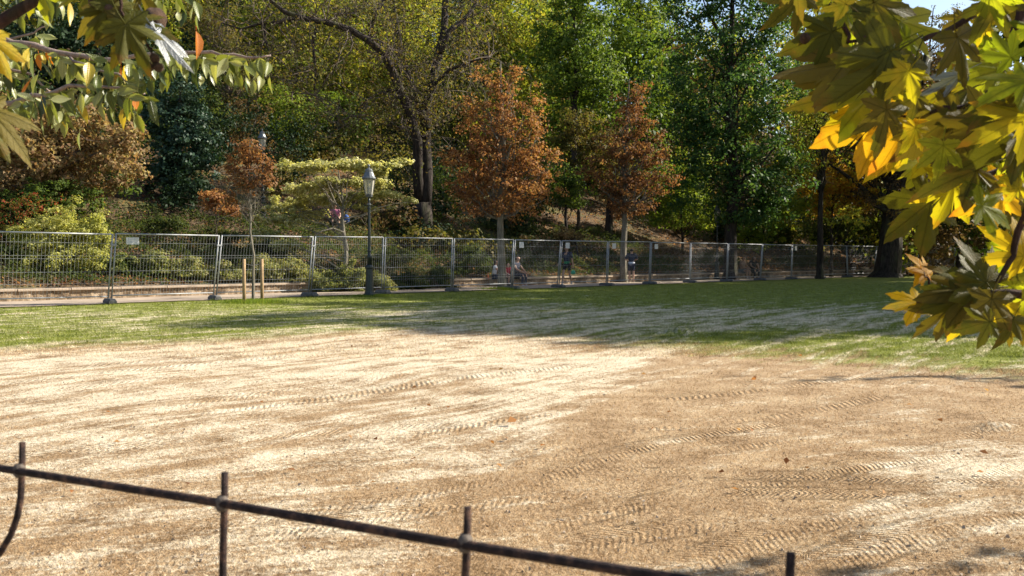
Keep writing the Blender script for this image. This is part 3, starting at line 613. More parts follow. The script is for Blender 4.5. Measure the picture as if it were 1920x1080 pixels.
for i, (px, Y, w, h, pal, lb) in enumerate([
    (225, 30.5, 40, 26, 'bed', 'low flowering bed shrub just right of the first leaning fence post'), (285, 31, 46, 30, 'bed', 'low green bed shrub under the white fence placard at left'),
    (350, 31.5, 46, 28, 'bed', 'low leafy shrub in the bed beside the second leaning post'), (415, 32, 44, 26, 'bed', 'low shrub left of the two wooden stakes'),
    (300, 35.5, 60, 18, 'beddark', 'dark creeping shrub along the slope above the white placard'), (400, 36, 60, 20, 'beddark', 'dark creeping shrub on the slope behind the second fence post'),
    (480, 33, 46, 34, 'bed', 'pale leafy shrub directly behind the staked young tree'), (540, 33.5, 50, 34, 'bed', 'broad pale shrub behind the third leaning fence post'),
    (600, 34, 46, 30, 'bed', 'sunlit shrub left of the tiered tree trunk'), (655, 34.2, 34, 46, 'bed', 'upright shrub wrapped round the tiered tree trunk'),
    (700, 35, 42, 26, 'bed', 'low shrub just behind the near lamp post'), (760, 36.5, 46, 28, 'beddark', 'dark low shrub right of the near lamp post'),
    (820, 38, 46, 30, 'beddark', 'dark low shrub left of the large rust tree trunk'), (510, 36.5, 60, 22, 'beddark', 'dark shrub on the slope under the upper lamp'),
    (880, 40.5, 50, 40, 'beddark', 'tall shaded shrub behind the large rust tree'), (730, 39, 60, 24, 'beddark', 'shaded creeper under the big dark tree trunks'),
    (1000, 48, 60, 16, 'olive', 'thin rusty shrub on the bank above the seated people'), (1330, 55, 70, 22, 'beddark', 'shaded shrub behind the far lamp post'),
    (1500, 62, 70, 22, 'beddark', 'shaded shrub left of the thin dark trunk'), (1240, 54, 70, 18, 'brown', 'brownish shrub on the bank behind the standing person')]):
    b = onhill(px, Y); k = F / Y; cy = 481 - (b.z - EYE) * k
    shrub(lb, px, Y, [(px, cy - h * .45, w * .8, h * .8), (px - w * .4, cy - h * .3, w * .5, h * .6), (px + w * .45, cy - h * .35, w * .5, h * .65), (px + w * .1, cy - h * .9, w * .4, h * .5)], pal, 5500, .085, clump=.25)
# overhanging spray near the walking person
tree('overhanging_tree', 'sunlit olive spray hanging over the walking person behind fence', 1085, 47.5, [(1040, 462, 34, 10), (1075, 480, 30, 9), (1110, 492, 34, 8), (1150, 497, 20, 8), (1000, 448, 40, 10), (1060, 440, 40, 14)], 'gold', 1900, .13, trunk=.06, limbs=14, clump=.3, twigs=3, shell=.1, bk=BARKD)

# ---- tall trees standing right of the picture; their shade lies on the lawn
for i, (x, y, h, r, lb) in enumerate([(26.5, 26.2, 20.5, 4.5, 'nearest tall tree of the row right of the lawn'), (27.5, 33.5, 24, 5.6, 'second tall tree of the row right of the lawn'), (30, 41, 27, 6, 'third tall tree of the row right of the lawn'), (35, 49, 29, 6.5, 'fourth tall tree of the row right of the lawn'), (41, 58, 24, 6.5, 'fifth tall tree of the row right of the lawn'), (20.5, 22.6, 11, 3.4, 'small tree in front of the row right of the lawn'), (36, 33, 26, 6, 'tall tree behind the gap between first and second row trees'), (38, 42, 29, 6, 'tall tree behind the gap between second and third row trees'), (24.5, 29.5, 15, 4, 'middle-sized tree between the first two row trees'), (31, 27.5, 25, 5, 'tall tree behind the nearest row tree'), (29, 47.5, 21, 5, 'middle-sized tree between third and fourth row trees')]):
    b = Vector((x, y, 0)); t = thing('row_tree', lb, 'tree', b, 0, 'tall trees right of the lawn')
    P, N = crown_points([((0, 0, h * .62), (r, r, h * .36)), ((0, 0, h * .38), (r * .85, r * .85, h * .25)), ((r * .3, 1, h * .8), (r * .6, r * .6, h * .2))], 16000, 1.2, .1)
    quads('crown', leafquads(P, N, .5 * (.7 + .6 * RS.rand(len(P))), .8), LM['green'], t)
    MB().tube([(0, 0, -.2), (.1, 0, h * .3), (0, .1, h * .85)], [.4, .3, .08], 9).build('trunk', BARKD, t)

# ================================================================ FENCE
GALV = simple('galvanised_steel', (.27, .28, .29), .55, .25, 6, .25, .0)
WIRE = simple('wire_steel', (.34, .35, .36), .5, .2, 6, .2, .0)
FOOTM = simple('fence_foot_concrete', (.12, .115, .11), .95, 0, 7, .4, .012)
PLAC = simple('placard_white', (.50, .51, .52), .5, 0, 3, .05, 0); INK = simple('placard_print', (.45, .46, .50), .6, 0, 3, .05, 0); YEL = simple('placard_yellow', (.7, .55, .03), .5, 0, 3, .05, 0)
fang = math.atan2(FD[1], FD[0])
TS = [-6.6, -3.25, 0, 3.15, 6.5, 9.5, 12.75, 15.95, 18.75, 22.0, 25.2, 28.55, 31.95, 35.35, 38.85, 42.4, 46.1, 50.1, 53.7, 57.3, 61, 64.6, 68.2, 71.8, 75.4, 79, 82.6]
LE = [12, 12, 12, 12, 9, 3.5, 2.5, 4.5, 5, 2, 2, 1, 2, 4, 1, 1, -3, 3, 0, 2, 1, 0, 2, 1, 0, 1, 0]
WORDS = ['leftmost fence panel, beyond the picture edge', 'leaning fence panel standing in front of the yellow-green bush', 'leaning fence panel with large white placard in its top left corner', 'leaning fence panel right behind the staked young tree', 'fence panel crossed by the near lamp post and tiered tree trunk', 'fence panel directly right of the near lamp post', 'fence panel whose right side the rust tree trunk hides', 'fence panel with placard, right of the rust tree trunk', 'fence panel in front of the person carrying a green bag', 'fence panel crossed by the narrow brown tree trunk', 'fence panel with placard, second left of the far lamp post', 'fence panel in front of the far lamp post', 'fence panel hidden partly by the thick maple trunk', 'fence panel just right of the seated dark-clothed pair', 'fence panel ending at the thin dark tree trunk', 'fence panel with small yellow tag beside thin dark trunk', 'fence panel left of the big leaning dark trunk', 'fence panel half hidden behind the big leaning trunk']
PL = {2: 'big', 7: 's', 8: 's', 9: 's', 10: 's', 14: 's', 15: 'y', 17: 's', 18: 's'}
feet_me = None
for i in range(len(TS) - 1):
    t0, t1 = TS[i] + .05, TS[i + 1] - .05; L = t1 - t0
    p = FO + FD * t0
    lb = WORDS[i] if i < len(WORDS) else '%s fence panel seen between the yellow plane leaves at right' % ['first', 'second', 'third', 'fourth', 'fifth', 'sixth', 'seventh', 'eighth', 'ninth'][i - len(WORDS)]
    pan = thing('wire_fence', 'grey wire ' + lb, 'fence panel', (p[0], p[1], .10), fang, 'temporary wire fence panels along the path')
    jz = random.uniform(-.02, .02)
    def q(x, z, off=0):
        a = LE[i] + (LE[i + 1] - LE[i]) * x / L
        return Vector((x, -math.tan(R(a)) * z - off, z * math.cos(R(a)) + jz * x / L))
    H = 1.93; rr = .023 if i < 6 else .026
    for x in (.0, L): MB().tube([q(x, -.02), q(x, H)], rr, 8).build('post', GALV, pan, True)
    MB().tube([q(.02, H - .012), q(L - .02, H - .012)], rr * .9, 8).build('top_rail', GALV, pan, True)
    MB().tube([q(.02, .14), q(L - .02, .14)], rr * .75, 8).build('bottom_rail', GALV, pan, True)
    mb = MB(); nw = 33
    for k in range(1, nw):
        x = L * k / nw; wv = random.uniform(-.006, .006)
        mb.tube([q(x, .14), q(x + wv, .6, .004), q(x - wv, 1.3), q(x, H - .02)], .0026, 3, False)
    for z in (.42, .52, .85, 1.22, 1.30, 1.66): mb.tube([q(.02, z, -.004), q(L * .5, z + random.uniform(-.008, .008), -.004), q(L - .02, z, -.004)], .0034, 3, False)
    o = mb.build('wire_mesh', WIRE, pan); o['kind'] = 'stuff'
    cb_ = MB(); z = 1.62; cb_.box(tuple(q(L + .05, z)), (.16, .05, .05)); cb_.build('coupler', GALV, pan)
    if i in PL:
        s = PL[i]; W, Hh, x0 = (.36, .20, .28) if s == 'big' else (.26, .24, .22) if s == 's' else (.14, .3, .2)
        c = q(x0 + W / 2, 1.72, .03); m = MB(); m.box(tuple(c), (W, .006, Hh)); o = m.build('placard', YEL if s == 'y' else PLAC, pan); o['label'] = 'yellow tag' if s == 'y' else 'white placard'
        if s == 'big':
            m = MB()
            for k in range(4): m.box((c.x - W * .33 + k * W * .22, c.y - .006, c.z), (.012, .004, Hh * .7))
            m.build('print', INK, o)
for i, t in enumerate(TS):
    p = FO + FD * t
    if feet_me is None:
        m = MB(); prof = [(-.11, 0), (-.12, .06), (-.07, .13), (.07, .13), (.12, .06), (.11, 0)]
        for j, y in enumerate((-.36, -.30, .30, .36)):
            sc = .7 if j in (0, 3) else 1
            for a, b in prof: m.v.append((a * (.9 if sc < 1 else 1), y, b * sc))
        for j in range(3):
            for k in range(6): a = j * 6; m.f.append((a + k, a + (k + 1) % 6, a + 6 + (k + 1) % 6, a + 6 + k))
        m.f += [tuple(range(5, -1, -1)), tuple(range(18, 24))]
        o = m.build('concrete_block', FOOTM); feet_me = o.data
    else: o = bpy.data.objects.new('concrete_block', feet_me); C.objects.link(o)
    o.location = (p[0], p[1], .025); o.rotation_euler = (0, 0, fang + random.uniform(-.25, .25))
    w_ = ['beyond the picture edge at left', 'at the foot of the leftmost hidden post', 'under the first leaning post pair beside the bush', 'under the second leaning post pair left of the wooden stakes', 'under the third leaning post left of the near lamp', 'under the post pair just right of the near lamp', 'under the upright post pair left of the rust tree', 'right against the base of the rust tree', 'at the feet of the walking person', 'left of the narrow brown tree base', 'right of the narrow brown tree base', 'left of the far lamp', 'hidden by the maple trunk', 'right of the seated dark-clothed pair', 'under the post with small white tag', 'at the thin dark trunk base', 'left of the big leaning trunk', 'just beside the big leaning trunk']
    tag(o, 'dark concrete fence foot block ' + (w_[i] if i < len(w_) else 'number %s past the big leaning trunk' % ['one', 'two', 'three', 'four', 'five', 'six', 'seven', 'eight', 'nine', 'ten'][i - len(w_)]), 'fence foot', 'blocks holding the fence posts')

# ================================================================ LAMPS
IRON = simple('lamp_paint', (.022, .030, .028), .4, .3, 20, .4, .002); ROOFM = simple('lantern_roof', (.14, .15, .155), .4, .5, 20, .2, .001)
m, nt = newmat('lantern_glass'); g = G(nt); b = g.bsdf((.72, .68, .56), .15, 0, .5); b.inputs['Transmission Weight'].default_value = .55; b.inputs['IOR'].default_value = 1.1
g.out(b.outputs[0]); GLASS = m
def lamp(label, loc, rz=0):
    t = thing('street_lamp', label, 'street lamp', loc, rz, 'iron street lamps of the park')
    MB().lathe([(.20, -.05), (.20, .08), (.165, .12), (.15, .2), (.125, .75), (.12, .92), (.15, .95), (.15, 1.0), (.11, 1.06)], 12).build('base', IRON, t, False)
    MB().lathe([(.080, 1.06), (.066, 1.25), (.09, 1.28), (.09, 1.36), (.058, 1.40), (.048, 1.8), (.038, 3.2), (.034, 3.3)], 12).build('pole', IRON, t, True)
    for z in (1.52, 2.95, 3.08):
        MB().lathe([(.05, z - .03), (.085 if z < 2 else .07, z - .015), (.085 if z < 2 else .07, z + .015), (.05, z + .03)], 12).build('collar', IRON if z < 3 else ROOFM, t)
    for s in (-1, 1): MB().tube([(0, 0, 3.02), (s * .16, 0, 3.04), (s * .19, 0, 3.06)], .014, 6).build('ladder_arm', IRON, t)
    MB().lathe([(.04, 3.3), (.11, 3.33), (.12, 3.37), (.09, 3.40)], 6).build('lantern_cup', ROOFM, t)
    fr = MB(); z0, z1, r0, r1 = 3.40, 3.92, .12, .20
    for k in range(6):
        a = k * PI / 3; c, s = math.cos(a), math.sin(a); a2 = a + PI / 3
        fr.tube([(r0 * c, r0 * s, z0), (r1 * c, r1 * s, z1)], .010, 4)
        fr.tube([(r1 * c, r1 * s, z1), (r1 * math.cos(a2), r1 * math.sin(a2), z1)], .012, 4); fr.tube([(r0 * c, r0 * s, z0), (r0 * math.cos(a2), r0 * math.sin(a2), z0)], .010, 4)
        mb = MB(); e = .96
        mb.v = [(r0 * c * e, r0 * s * e, z0 + .01), (r0 * math.cos(a2) * e, r0 * math.sin(a2) * e, z0 + .01), (r1 * math.cos(a2) * e, r1 * math.sin(a2) * e, z1), (r1 * c * e, r1 * s * e, z1)]; mb.f = [(0, 1, 2, 3)]
        mb.build('glass_pane', GLASS, t)
    fr.build('lantern_frame', ROOFM, t)
    MB().lathe([(.235, 3.92), (.24, 3.95), (.19, 4.02), (.15, 4.12), (.13, 4.16), (.135, 4.2), (.09, 4.26), (.03, 4.29), (.03, 4.33), (.045, 4.36), (.01, 4.42)], 12).build('roof', ROOFM, t, False)
    MB().lathe([(.02, 3.42), (.035, 3.5), (.045, 3.62), (.02, 3.7)], 8).build('bulb', ROOFM, t, True)
    return t
g0 = gnd(693, 556); L0 = lamp('dark green iron lamp post with clear lantern, nearest, in front of the tiered tree', (g0.x, g0.y, 0), .3)
def dupe(root, loc, rz, label):
    r = root.copy(); C.objects.link(r); r.location = loc; r.rotation_euler = (0, 0, rz); r['label'] = label
    for ch in [o for o in C.objects if o.parent == root]:
        c = ch.copy(); C.objects.link(c); c.parent = r
    return r
g0 = gnd(1344, 524.5); dupe(L0, (g0.x, g0.y, 0), 0, 'dark iron lamp post in shade just left of the thick maple trunk')
b = onhill(493, 40); dupe(L0, b, .2, 'iron lamp post up on the slope behind the staked young tree').scale = (.88,) * 3

# stakes
WOOD = simple('stake_wood', (.33, .22, .11), .85, 0, 8, .3, .004)
for px, lb in ((458, 'round wooden stake on the left side of the young tree'), (491.5, 'round wooden stake on the right side of the young tree')):
    g0 = gnd(px, 568.5 if px < 470 else 566); o = MB().tube([(0, 0, -.1), (0, 0, .6), (.003, 0, 1.27)], [.05, .049, .047], 10).build('wooden_stake', WOOD, None, True); o.location = g0
    tag(o, lb, 'stake', 'stakes beside the young tree')
RUB = simple('strap_rubber', (.03, .03, .03), .8)
a = gnd(458, 568.5); b = gnd(491.5, 566); o = MB().tube([a + Vector((.05, 0, 1.12)), gnd(475, 567) + Vector((0, -.06, 1.08)), b + Vector((-.05, 0, 1.12))], .012, 5).build('tree_tie', RUB); tag(o, 'thin tie strap between both wooden stakes and the young trunk', 'strap')

# ================================================================ FOREGROUND RAILING
RAIL = simple('rusty_iron', (.04, .026, .024), .75, .15, 70, .6, .003, .25, c2=(.16, .085, .055))
def rp(px, py, dz=0):
    z = .29 * F / (py - 481); return Vector(((px - 960) / F * z, z, 1.05 + dz))
A, B = rp(25, 886), rp(868, 1025); dirr = (B - A).normalized()
rl = thing('metal_railing', 'low rusty thin iron railing crossing the bottom left foreground', 'railing', (A.x, A.y, 0), math.atan2(dirr.y, dirr.x))
RP = [(-.35, False), (.0, True), ((rp(405, 950) - A).length, False), ((B - A).length, False), ((B - A).length + .318, False), ((B - A).length + .64, False)]
MB().tube([(-1.2, 0, 1.052), (.0, 0, 1.05), (.33, .001, 1.051), (.66, 0, 1.049), (1.0, 0, 1.05), (1.9, 0, 1.05)], .0052, 10).build('top_rail', RAIL, rl, True)
MB().tube([(-1.2, 0, .12), (1.9, 0, .12)], .006, 8).build('bottom_rail', RAIL, rl, True)
for x, bend in RP:
    if bend: pts = [(x + .002, .007, 1.088), (x, .007, 1.05), (x - .004, .007, 1.01), (x - .010, .006, .985), (x - .022, .005, .960), (x - .045, .004, .93), (x - .09, .003, .89), (x - .15, 0, .82), (x - .17, 0, .6), (x - .17, 0, 0)]
    else: pts = [(x + .001, .007, 1.086), (x, .007, 1.05), (x - .003, .007, .99), (x - .006, .007, .9), (x - .004, .007, .5), (x, .007, -.02)]
    MB().tube(pts, [.0040] + [.0044] * (len(pts) - 1), 8).build('picket', RAIL, rl, True)
    MB().lathe([(.005, -.009), (.0078, -.005), (.0080, .004), (.005, .009)], 8, (x, .003, 1.05)).build('knuckle', simple('knuckle_iron', (.09, .07, .055), .8) if x == RP[0][0] else bpy.data.materials['knuckle_iron'], rl, True)

# ================================================================ PEOPLE
SK = simple('skin', (.42, .24, .16), .55, 0, 5, .1, 0); HAIR = simple('hair_dark', (.02, .014, .011), .6)
def cloth(n, c): return simple('cloth_' + n, c, .85, 0, 14, .15, .003)
CL = dict(navy=cloth('navy', (.022, .028, .055)), white=cloth('white', (.70, .71, .76)), green=cloth('green', (.03, .20, .09)), red=cloth('red', (.35, .02, .04)), black=cloth('black', (.018, .018, .02)), pink=cloth('pink', (.50, .16, .26)), blue=cloth('blue', (.04, .10, .32)), shoe=cloth('shoe', (.55, .55, .55)), grey=cloth('grey', (.16, .17, .17)), tan=cloth('tan', (.34, .22, .16)))
def skinmesh(name, verts, edges, rad, mat, parent, root=0, sub=1):
    me = bpy.data.meshes.new(name); me.from_pydata(verts, edges, []); o = link(name, me, parent); me.materials.append(mat)
    sm = o.modifiers.new('skin', 'SKIN'); sm.use_smooth_shade = True
    if not me.skin_vertices: me.attributes
    lay = me.skin_vertices[0] if len(me.skin_vertices) else None
    for i, r in enumerate(rad):
        rr = r if hasattr(r, '__len__') else (r, r)
        lay.data[i].radius = rr; lay.data[i].use_root = (i == root)
    s = o.modifiers.new('sub', 'SUBSURF'); s.levels = sub; s.render_levels = sub
    return o
def person(label, loc, rz, J, wear, scale=1, hair='short', bow=0):
    t = thing('person', label, 'person', loc, rz); t.scale = (scale,) * 3
    J = {k: Vector(v) for k, v in J.items()}
    V, E, Rr, ix = [], [], [], {}
    def add(k, p, r, par=None):
        ix[k] = len(V); V.append(tuple(p)); Rr.append(r)
        if par is not None: E.append((ix[par], ix[k]))
    add('pe', J['pe'], (.15, .11)); add('sp', J['sp'], (.125, .095), 'pe'); add('ch', J['ch'], (.155, .105), 'sp'); add('ne', J['ne'], .052, 'ch')
    hd = J['he'] - J['ne']; add('jaw', J['ne'] + hd * .55, (.062, .075), 'ne'); add('he', J['he'], (.082, .095), 'jaw'); add('tp', J['he'] + hd.normalized() * .085, (.055, .065), 'he')
    fwd = Vector(J.get('face', (0, -1, 0))).normalized(); add('nose', J['he'] + fwd * .105 - hd.normalized() * .02, .012, 'he')
    side = hd.normalized().cross(fwd)
    for sgn in (-1, 1): add('ear%d' % sgn, J['he'] + side * sgn * .092, .014, 'he')
    for s in 'LR':
        sx = -1 if s == 'L' else 1
        add('sh' + s, J['sh' + s], .058, 'ch'); add('el' + s, J['el' + s], .042, 'sh' + s); add('wr' + s, J['wr' + s], .027, 'el' + s)
        d = (J['wr' + s] - J['el' + s]).normalized(); pr = d.orthogonal().normalized(); add('ha' + s, J['wr' + s] + d * .075, (.036, .018), 'wr' + s)
        for f in range(4): add('f%s%d' % (s, f), J['wr' + s] + d * (.14 - .01 * abs(f - 1.3)) + pr * (f - 1.5) * .018 + fwd * .02, .009, 'ha' + s)
        add('th' + s, J['wr' + s] + d * .08 + fwd * .05, .010, 'ha' + s)
        add('hi' + s, J['hi' + s], .088, 'pe'); add('kn' + s, J['kn' + s], .056, 'hi' + s); add('ca' + s, J['kn' + s].lerp(J['an' + s], .3), .056, 'kn' + s); add('an' + s, J['an' + s], .036, 'ca' + s); add('to' + s, J['to' + s], (.036, .028), 'an' + s)
    skinmesh('body', V, E, Rr, SK, t)
    ml = lambda a, b, f: J[a].lerp(J[b], f)
    # shirt
    v = [J['pe'] + Vector((0, 0, .03)), J['sp'], J['ch'], J['ne'] - hd * .25]; e = [(0, 1), (1, 2), (2, 3)]; r = [(.178, .135), (.16, .125), (.195, .145), .085]
    for s in 'LR': k = len(v); v += [J['sh' + s], ml('sh' + s, 'el' + s, wear.get('sleeve', .7))]; e += [(2, k), (k, k + 1)]; r += [.088, .072]
    skinmesh('shirt', [tuple(x) for x in v], e, r, CL[wear['top']], t)
    if 'under' in wear:
        skinmesh('shirt_hem', [tuple(J['pe'] + Vector((0, 0, -.09))), tuple(J['pe'] + Vector((0, 0, .17)))], [(0, 1)], [(.215, .17), (.21, .165)], CL[wear['under']], t)
    v = [J['pe']]; e = []; r = [(.17, .13)]
    for s in 'LR':
        k = len(v); f = wear.get('leg', .8); v += [J['hi' + s], ml('hi' + s, 'kn' + s, f) if f <= 1 else J['kn' + s]]; e += [(0, k), (k, k + 1)]; r += [.102, .080 if f <= 1 else .068]
        if f > 1: v.append(ml('kn' + s, 'an' + s, .9)); e.append((k + 1, k + 2)); r.append(.055)
    skinmesh('trousers' if wear.get('leg', .8) > 1 else 'shorts', [tuple(x) for x in v], e, r, CL[wear['bottom']], t)
    for s in 'LR': skinmesh('shoe', [tuple(J['an' + s] - Vector((0, 0, .02))), tuple(J['to' + s])], [(0, 1)], [.046, (.045, .036)], CL[wear['shoe']], t)
    up = hd.normalized(); hv = [J['he'] - fwd * .03 + up * .05, J['he'] - fwd * .055 - up * .01, J['he'] - fwd * .05 - up * .08]; hr = [(.118, .112), (.112, .095), (.07, .06)]
    if hair == 'long': hv += [J['he'] - fwd * .10 - up * .20, J['he'] - fwd * .12 - up * .34]; hr += [.05, .025]
    skinmesh('hair', [tuple(x) for x in hv], [(i, i + 1) for i in range(len(hv) - 1)], hr, HAIR, t)
    return t
stand = dict(pe=(0, 0, .95), sp=(0, .01, 1.12), ch=(0, 0, 1.32), ne=(0, 0, 1.47), he=(0, -.02, 1.63), shL=(-.19, 0, 1.40), elL=(-.24, .02, 1.13), wrL=(-.25, -.05, .88), shR=(.19, 0, 1.40), elR=(.24, .02, 1.13), wrR=(.25, -.05, .88),
             hiL=(-.10, 0, .88), knL=(-.10, -.02, .50), anL=(-.10, .02, .09), toL=(-.11, -.12, .04), hiR=(.10, 0, .88), knR=(.10, -.02, .50), anR=(.10, .02, .09), toR=(.11, -.12, .04))
sit = dict(pe=(0, 0, .12), sp=(0, -.02, .30), ch=(0, -.06, .50), ne=(0, -.08, .64), he=(0, -.13, .79), shL=(-.18, -.06, .58), elL=(-.22, -.22, .36), wrL=(-.12, -.42, .26), shR=(.18, -.06, .58), elR=(.22, -.22, .36), wrR=(.12, -.42, .26),
           hiL=(-.10, -.05, .10), knL=(-.12, -.45, .14), anL=(-.12, -.42, -.26), toL=(-.12, -.55, -.31), hiR=(.10, -.05, .10), knR=(.12, -.45, .14), anR=(.12, -.42, -.26), toR=(.12, -.55, -.31))
def wallp(px, off):
    o = FO + FN * off; k = (px - 960) / F     # x = k*y
    t = (k * o[1] - o[0]) / (FD[0] - k * FD[1]); p = o + FD * t; return Vector((p[0], p[1], 0))
def offz(p): return Vector((p.x, p.y, 0))
# walking
p = wallp(1063, 1.5); J = dict(stand); J.update(knL=(-.10, -.20, .52), anL=(-.09, -.28, .10), toL=(-.09, -.42, .06), knR=(.10, .06, .50), anR=(.10, .33, .14), toR=(.10, .24, .05), wrL=(-.33, -.20, .95), elL=(-.28, -.04, 1.15), wrR=(.27, .04, .88), he=(0, -.05, 1.63))
wk = person('walking person in dark green top with red and green skirt behind the fence', (p.x, p.y, .03), R(-25), J, dict(top='navy', bottom='black', shoe='shoe', under='green', sleeve=.8, leg=.7), 1.03)
skinmesh('waist_bag', [(.10, -.06, .95), (.20, .02, .93)], [(0, 1)], [.07, .08], CL['red'], wk)
skinmesh('sleeve_panel', [(.18, 0, 1.42), (.235, .02, 1.2)], [(0, 1)], [.078, .066], CL['green'], wk)
hp = Matrix.Rotation(R(-25), 3, 'Z') @ Vector((.28, .03, .80)) * 1.03 + Vector((p.x, p.y, .03))
bg = thing('shopping_bag', 'bright green bag hanging from the walking person\'s hand', 'bag', hp)
skinmesh('bag_body', [(0, 0, -.12), (0, 0, -.25), (0.01, 0, -.34)], [(0, 1), (1, 2)], [(.08, .05), (.13, .08), (.12, .07)], cloth('bag', (.05, .36, .20)), bg)
MB().tube([(-.05, 0, -.10), (-.02, 0, .0), (.02, 0, .0), (.05, 0, -.10)], .008, 5).build('handle', CL['green'], bg)
# standing back view
p = wallp(1184, 1.9); J = dict(stand); J.update(elL=(-.30, .0, 1.18), wrL=(-.16, -.16, 1.12), elR=(.32, .0, 1.18), wrR=(.16, -.16, 1.12), face=(0, -1, 0))
person('person seen from behind in navy top over white shirt, beside narrow brown tree', (p.x, p.y, .03), PI + .1, J, dict(top='navy', bottom='navy', shoe='grey', under='white', sleeve=1, leg=.85), 1.0)
# seated ones on the wall
zc = WH + .06
p = wallp(926, WALL - .02); person('child in white shirt with long dark hair sitting on the wall left of rust trunk', (p.x, p.y, zc), fang + .75, sit, dict(top='white', bottom='navy', shoe='shoe', sleeve=.5, leg=.9), .92, 'long')
p = wallp(951, WALL - .35); J = {k: (v[0], v[1], v[2] + (.0 if k[:2] not in ('an', 'to') else 0.02)) for k, v in sit.items()}
person('small child in dark red sitting just right of the rust tree trunk', (p.x, p.y, .36), fang - .3, J, dict(top='red', bottom='black', shoe='shoe', sleeve=.3, leg=.5), .78)
m = MB(); m.box((0, 0, .15), (.38, .30, .30)); bx = m.build('crate', simple('crate_dark', (.06, .05, .045), .9)); bx.location = (p.x, p.y, .025); bx.rotation_euler = (0, 0, fang); bx.modifiers.new('b', 'BEVEL').width = .012; tag(bx, 'low dark box serving as seat for the small child', 'box')
p = wallp(966, WALL - .02); person('adult in navy clothes sitting bent forward on the wall behind the placard panel', (p.x, p.y, zc), fang + .2, sit, dict(top='navy', bottom='navy', shoe='shoe', sleeve=.45, leg=1.2), 1.12)
p = wallp(1411, WALL - .02); J = dict(sit); J.update(ch=(-.02, -.12, .50), ne=(-.03, -.18, .62), he=(-.03, -.26, .75)); person('dark-clothed person hunched on the wall right of the maple trunk', (p.x, p.y, zc), fang - .5, J, dict(top='black', bottom='black', shoe='shoe', sleeve=.5, leg=1.2), 1.12, 'long')
p = wallp(1391, WALL - .02); person('person in pale top and bare arms sitting half behind the maple trunk', (p.x, p.y, zc), fang - .1, sit, dict(top='tan', bottom='grey', shoe='shoe', sleeve=.3, leg=.6), 1.08)
b = onhill(627, 41.5); J = dict(sit); J.update(anL=(-.12, -.50, -.04), toL=(-.12, -.62, -.07), anR=(.12, -.50, -.04), toR=(.12, -.62, -.07), knL=(-.14, -.34, .30), knR=(.14, -.34, .30))
person('person in pink top sitting on the slope under the tiered tree', (b.x, b.y, b.z + .12), .3, J, dict(top='pink', bottom='black', shoe='shoe', sleeve=.6, leg=.9), 1.1)
bg = thing('backpack', 'blue bag standing beside the person in pink on the slope', 'bag', (b.x + .55, b.y - .1, b.z + .05))
skinmesh('bag_body', [(0, 0, .12), (0, 0, .42), (0, 0, .55)], [(0, 1), (1, 2)], [(.20, .13), (.17, .11), (.07, .06)], CL['blue'], bg)
MB().tube([(-.05, 0, .6), (0, 0, .68), (.05, 0, .6)], .012, 5).build('handle', CL['blue'], bg)
p = wallp(915, WALL); o = MB().lathe([(.085, 0), (.085, .02), (.055, .025), (.05, .12), (.02, .28), (.012, .30)], 12, (0, 0, 0)).build('traffic_cone', simple('orange_plastic', (.55, .13, .03), .5), None, True); o.location = (p.x, p.y, zc - .03); tag(o, 'small orange cone standing on the wall left of the child in white', 'traffic cone')

# ================================================================ FOREGROUND PLANE LEAVES
AX = [(0, 1.0, .19), (46, .84, .20), (-46, .82, .20), (100, .58, .24), (-100, .60, .24)]
def outline(ax, rs, tooth=1.0):
    P_ = [(0.0, .035)]; prev = None; ax = sorted(ax)
    side = [(.42, .165), (.55, .215 * tooth), (.59, .155), (.69, .145), (.76, .155 * tooth), (.79, .095), (.88, .065), (.93, .035)]
    if tooth < .5: side = [(.5, .2), (.8, .11)]
    pts = []
    for i, (a, l, w) in enumerate(ax):
        wf = w / .20
        L_ = [(s_ + rs.uniform(-.02, .02), -q_ * wf * rs.uniform(.85, 1.1)) for s_, q_ in side]; R__ = [(s_ + rs.uniform(-.02, .02), q_ * wf * rs.uniform(.85, 1.1)) for s_, q_ in reversed(side)]
        if i == 0: pts.append((R(-150), .20)); pts.append((R(-168), .10)); pts.reverse()
        else: pts.append((R((a + ax[i - 1][0]) / 2 + rs.uniform(-3, 3)), .29 + rs.uniform(-.03, .05)))
        for s_, q_ in L_ + [(1.0, rs.uniform(-.02, .02))] + R__:
            pts.append((R(a) + math.atan2(q_, s_), l * math.hypot(s_, q_)))
    pts += [(R(150), .20), (R(168), .10)]
    pts.sort(key=lambda t: t[0])
    return [(math.sin(t) * r_, math.cos(t) * r_) for t, r_ in pts]
def planeleaf(seed, low=False, rings=(.3, .55, .8, 1.0)):
    rs = np.random.RandomState(seed + 40); V = [(0, 0, 0)]; Fc = []; ax = [(a + rs.uniform(-5, 5), l * rs.uniform(.9, 1.08), w * rs.uniform(.9, 1.2)) for a, l, w in AX]
    cl = rs.uniform(.1, .9); ct = rs.uniform(-.35, .35); ph = rs.rand() * 6; bend = rs.uniform(-.5, .15)
    O_ = outline(ax, rs, .3 if low else 1); nt_ = len(O_)
    for rg in rings:
        for (ox, oy) in O_:
            x, y = ox * rg, oy * rg; q = math.hypot(x, y); th = math.atan2(x, y)
            z = -cl * q * q * .45 + .09 * math.sin(th * 5 + ph) * q * q + .03 * math.sin(th * 9 + ph * 2) * q + ct * x * y * .6 + bend * .5 * y * abs(y) - .10 * q * (1 - abs(math.cos(th * 3.9))) 
            V.append((x, y, z))
    for k in range(nt_): Fc.append((0, 1 + k, 1 + (k + 1) % nt_))
    for j in range(len(rings) - 1):
        for k in range(nt_): a = 1 + j * nt_; k2 = (k + 1) % nt_; Fc.append((a + k, a + nt_ + k, a + nt_ + k2, a + k2))
    return V, Fc
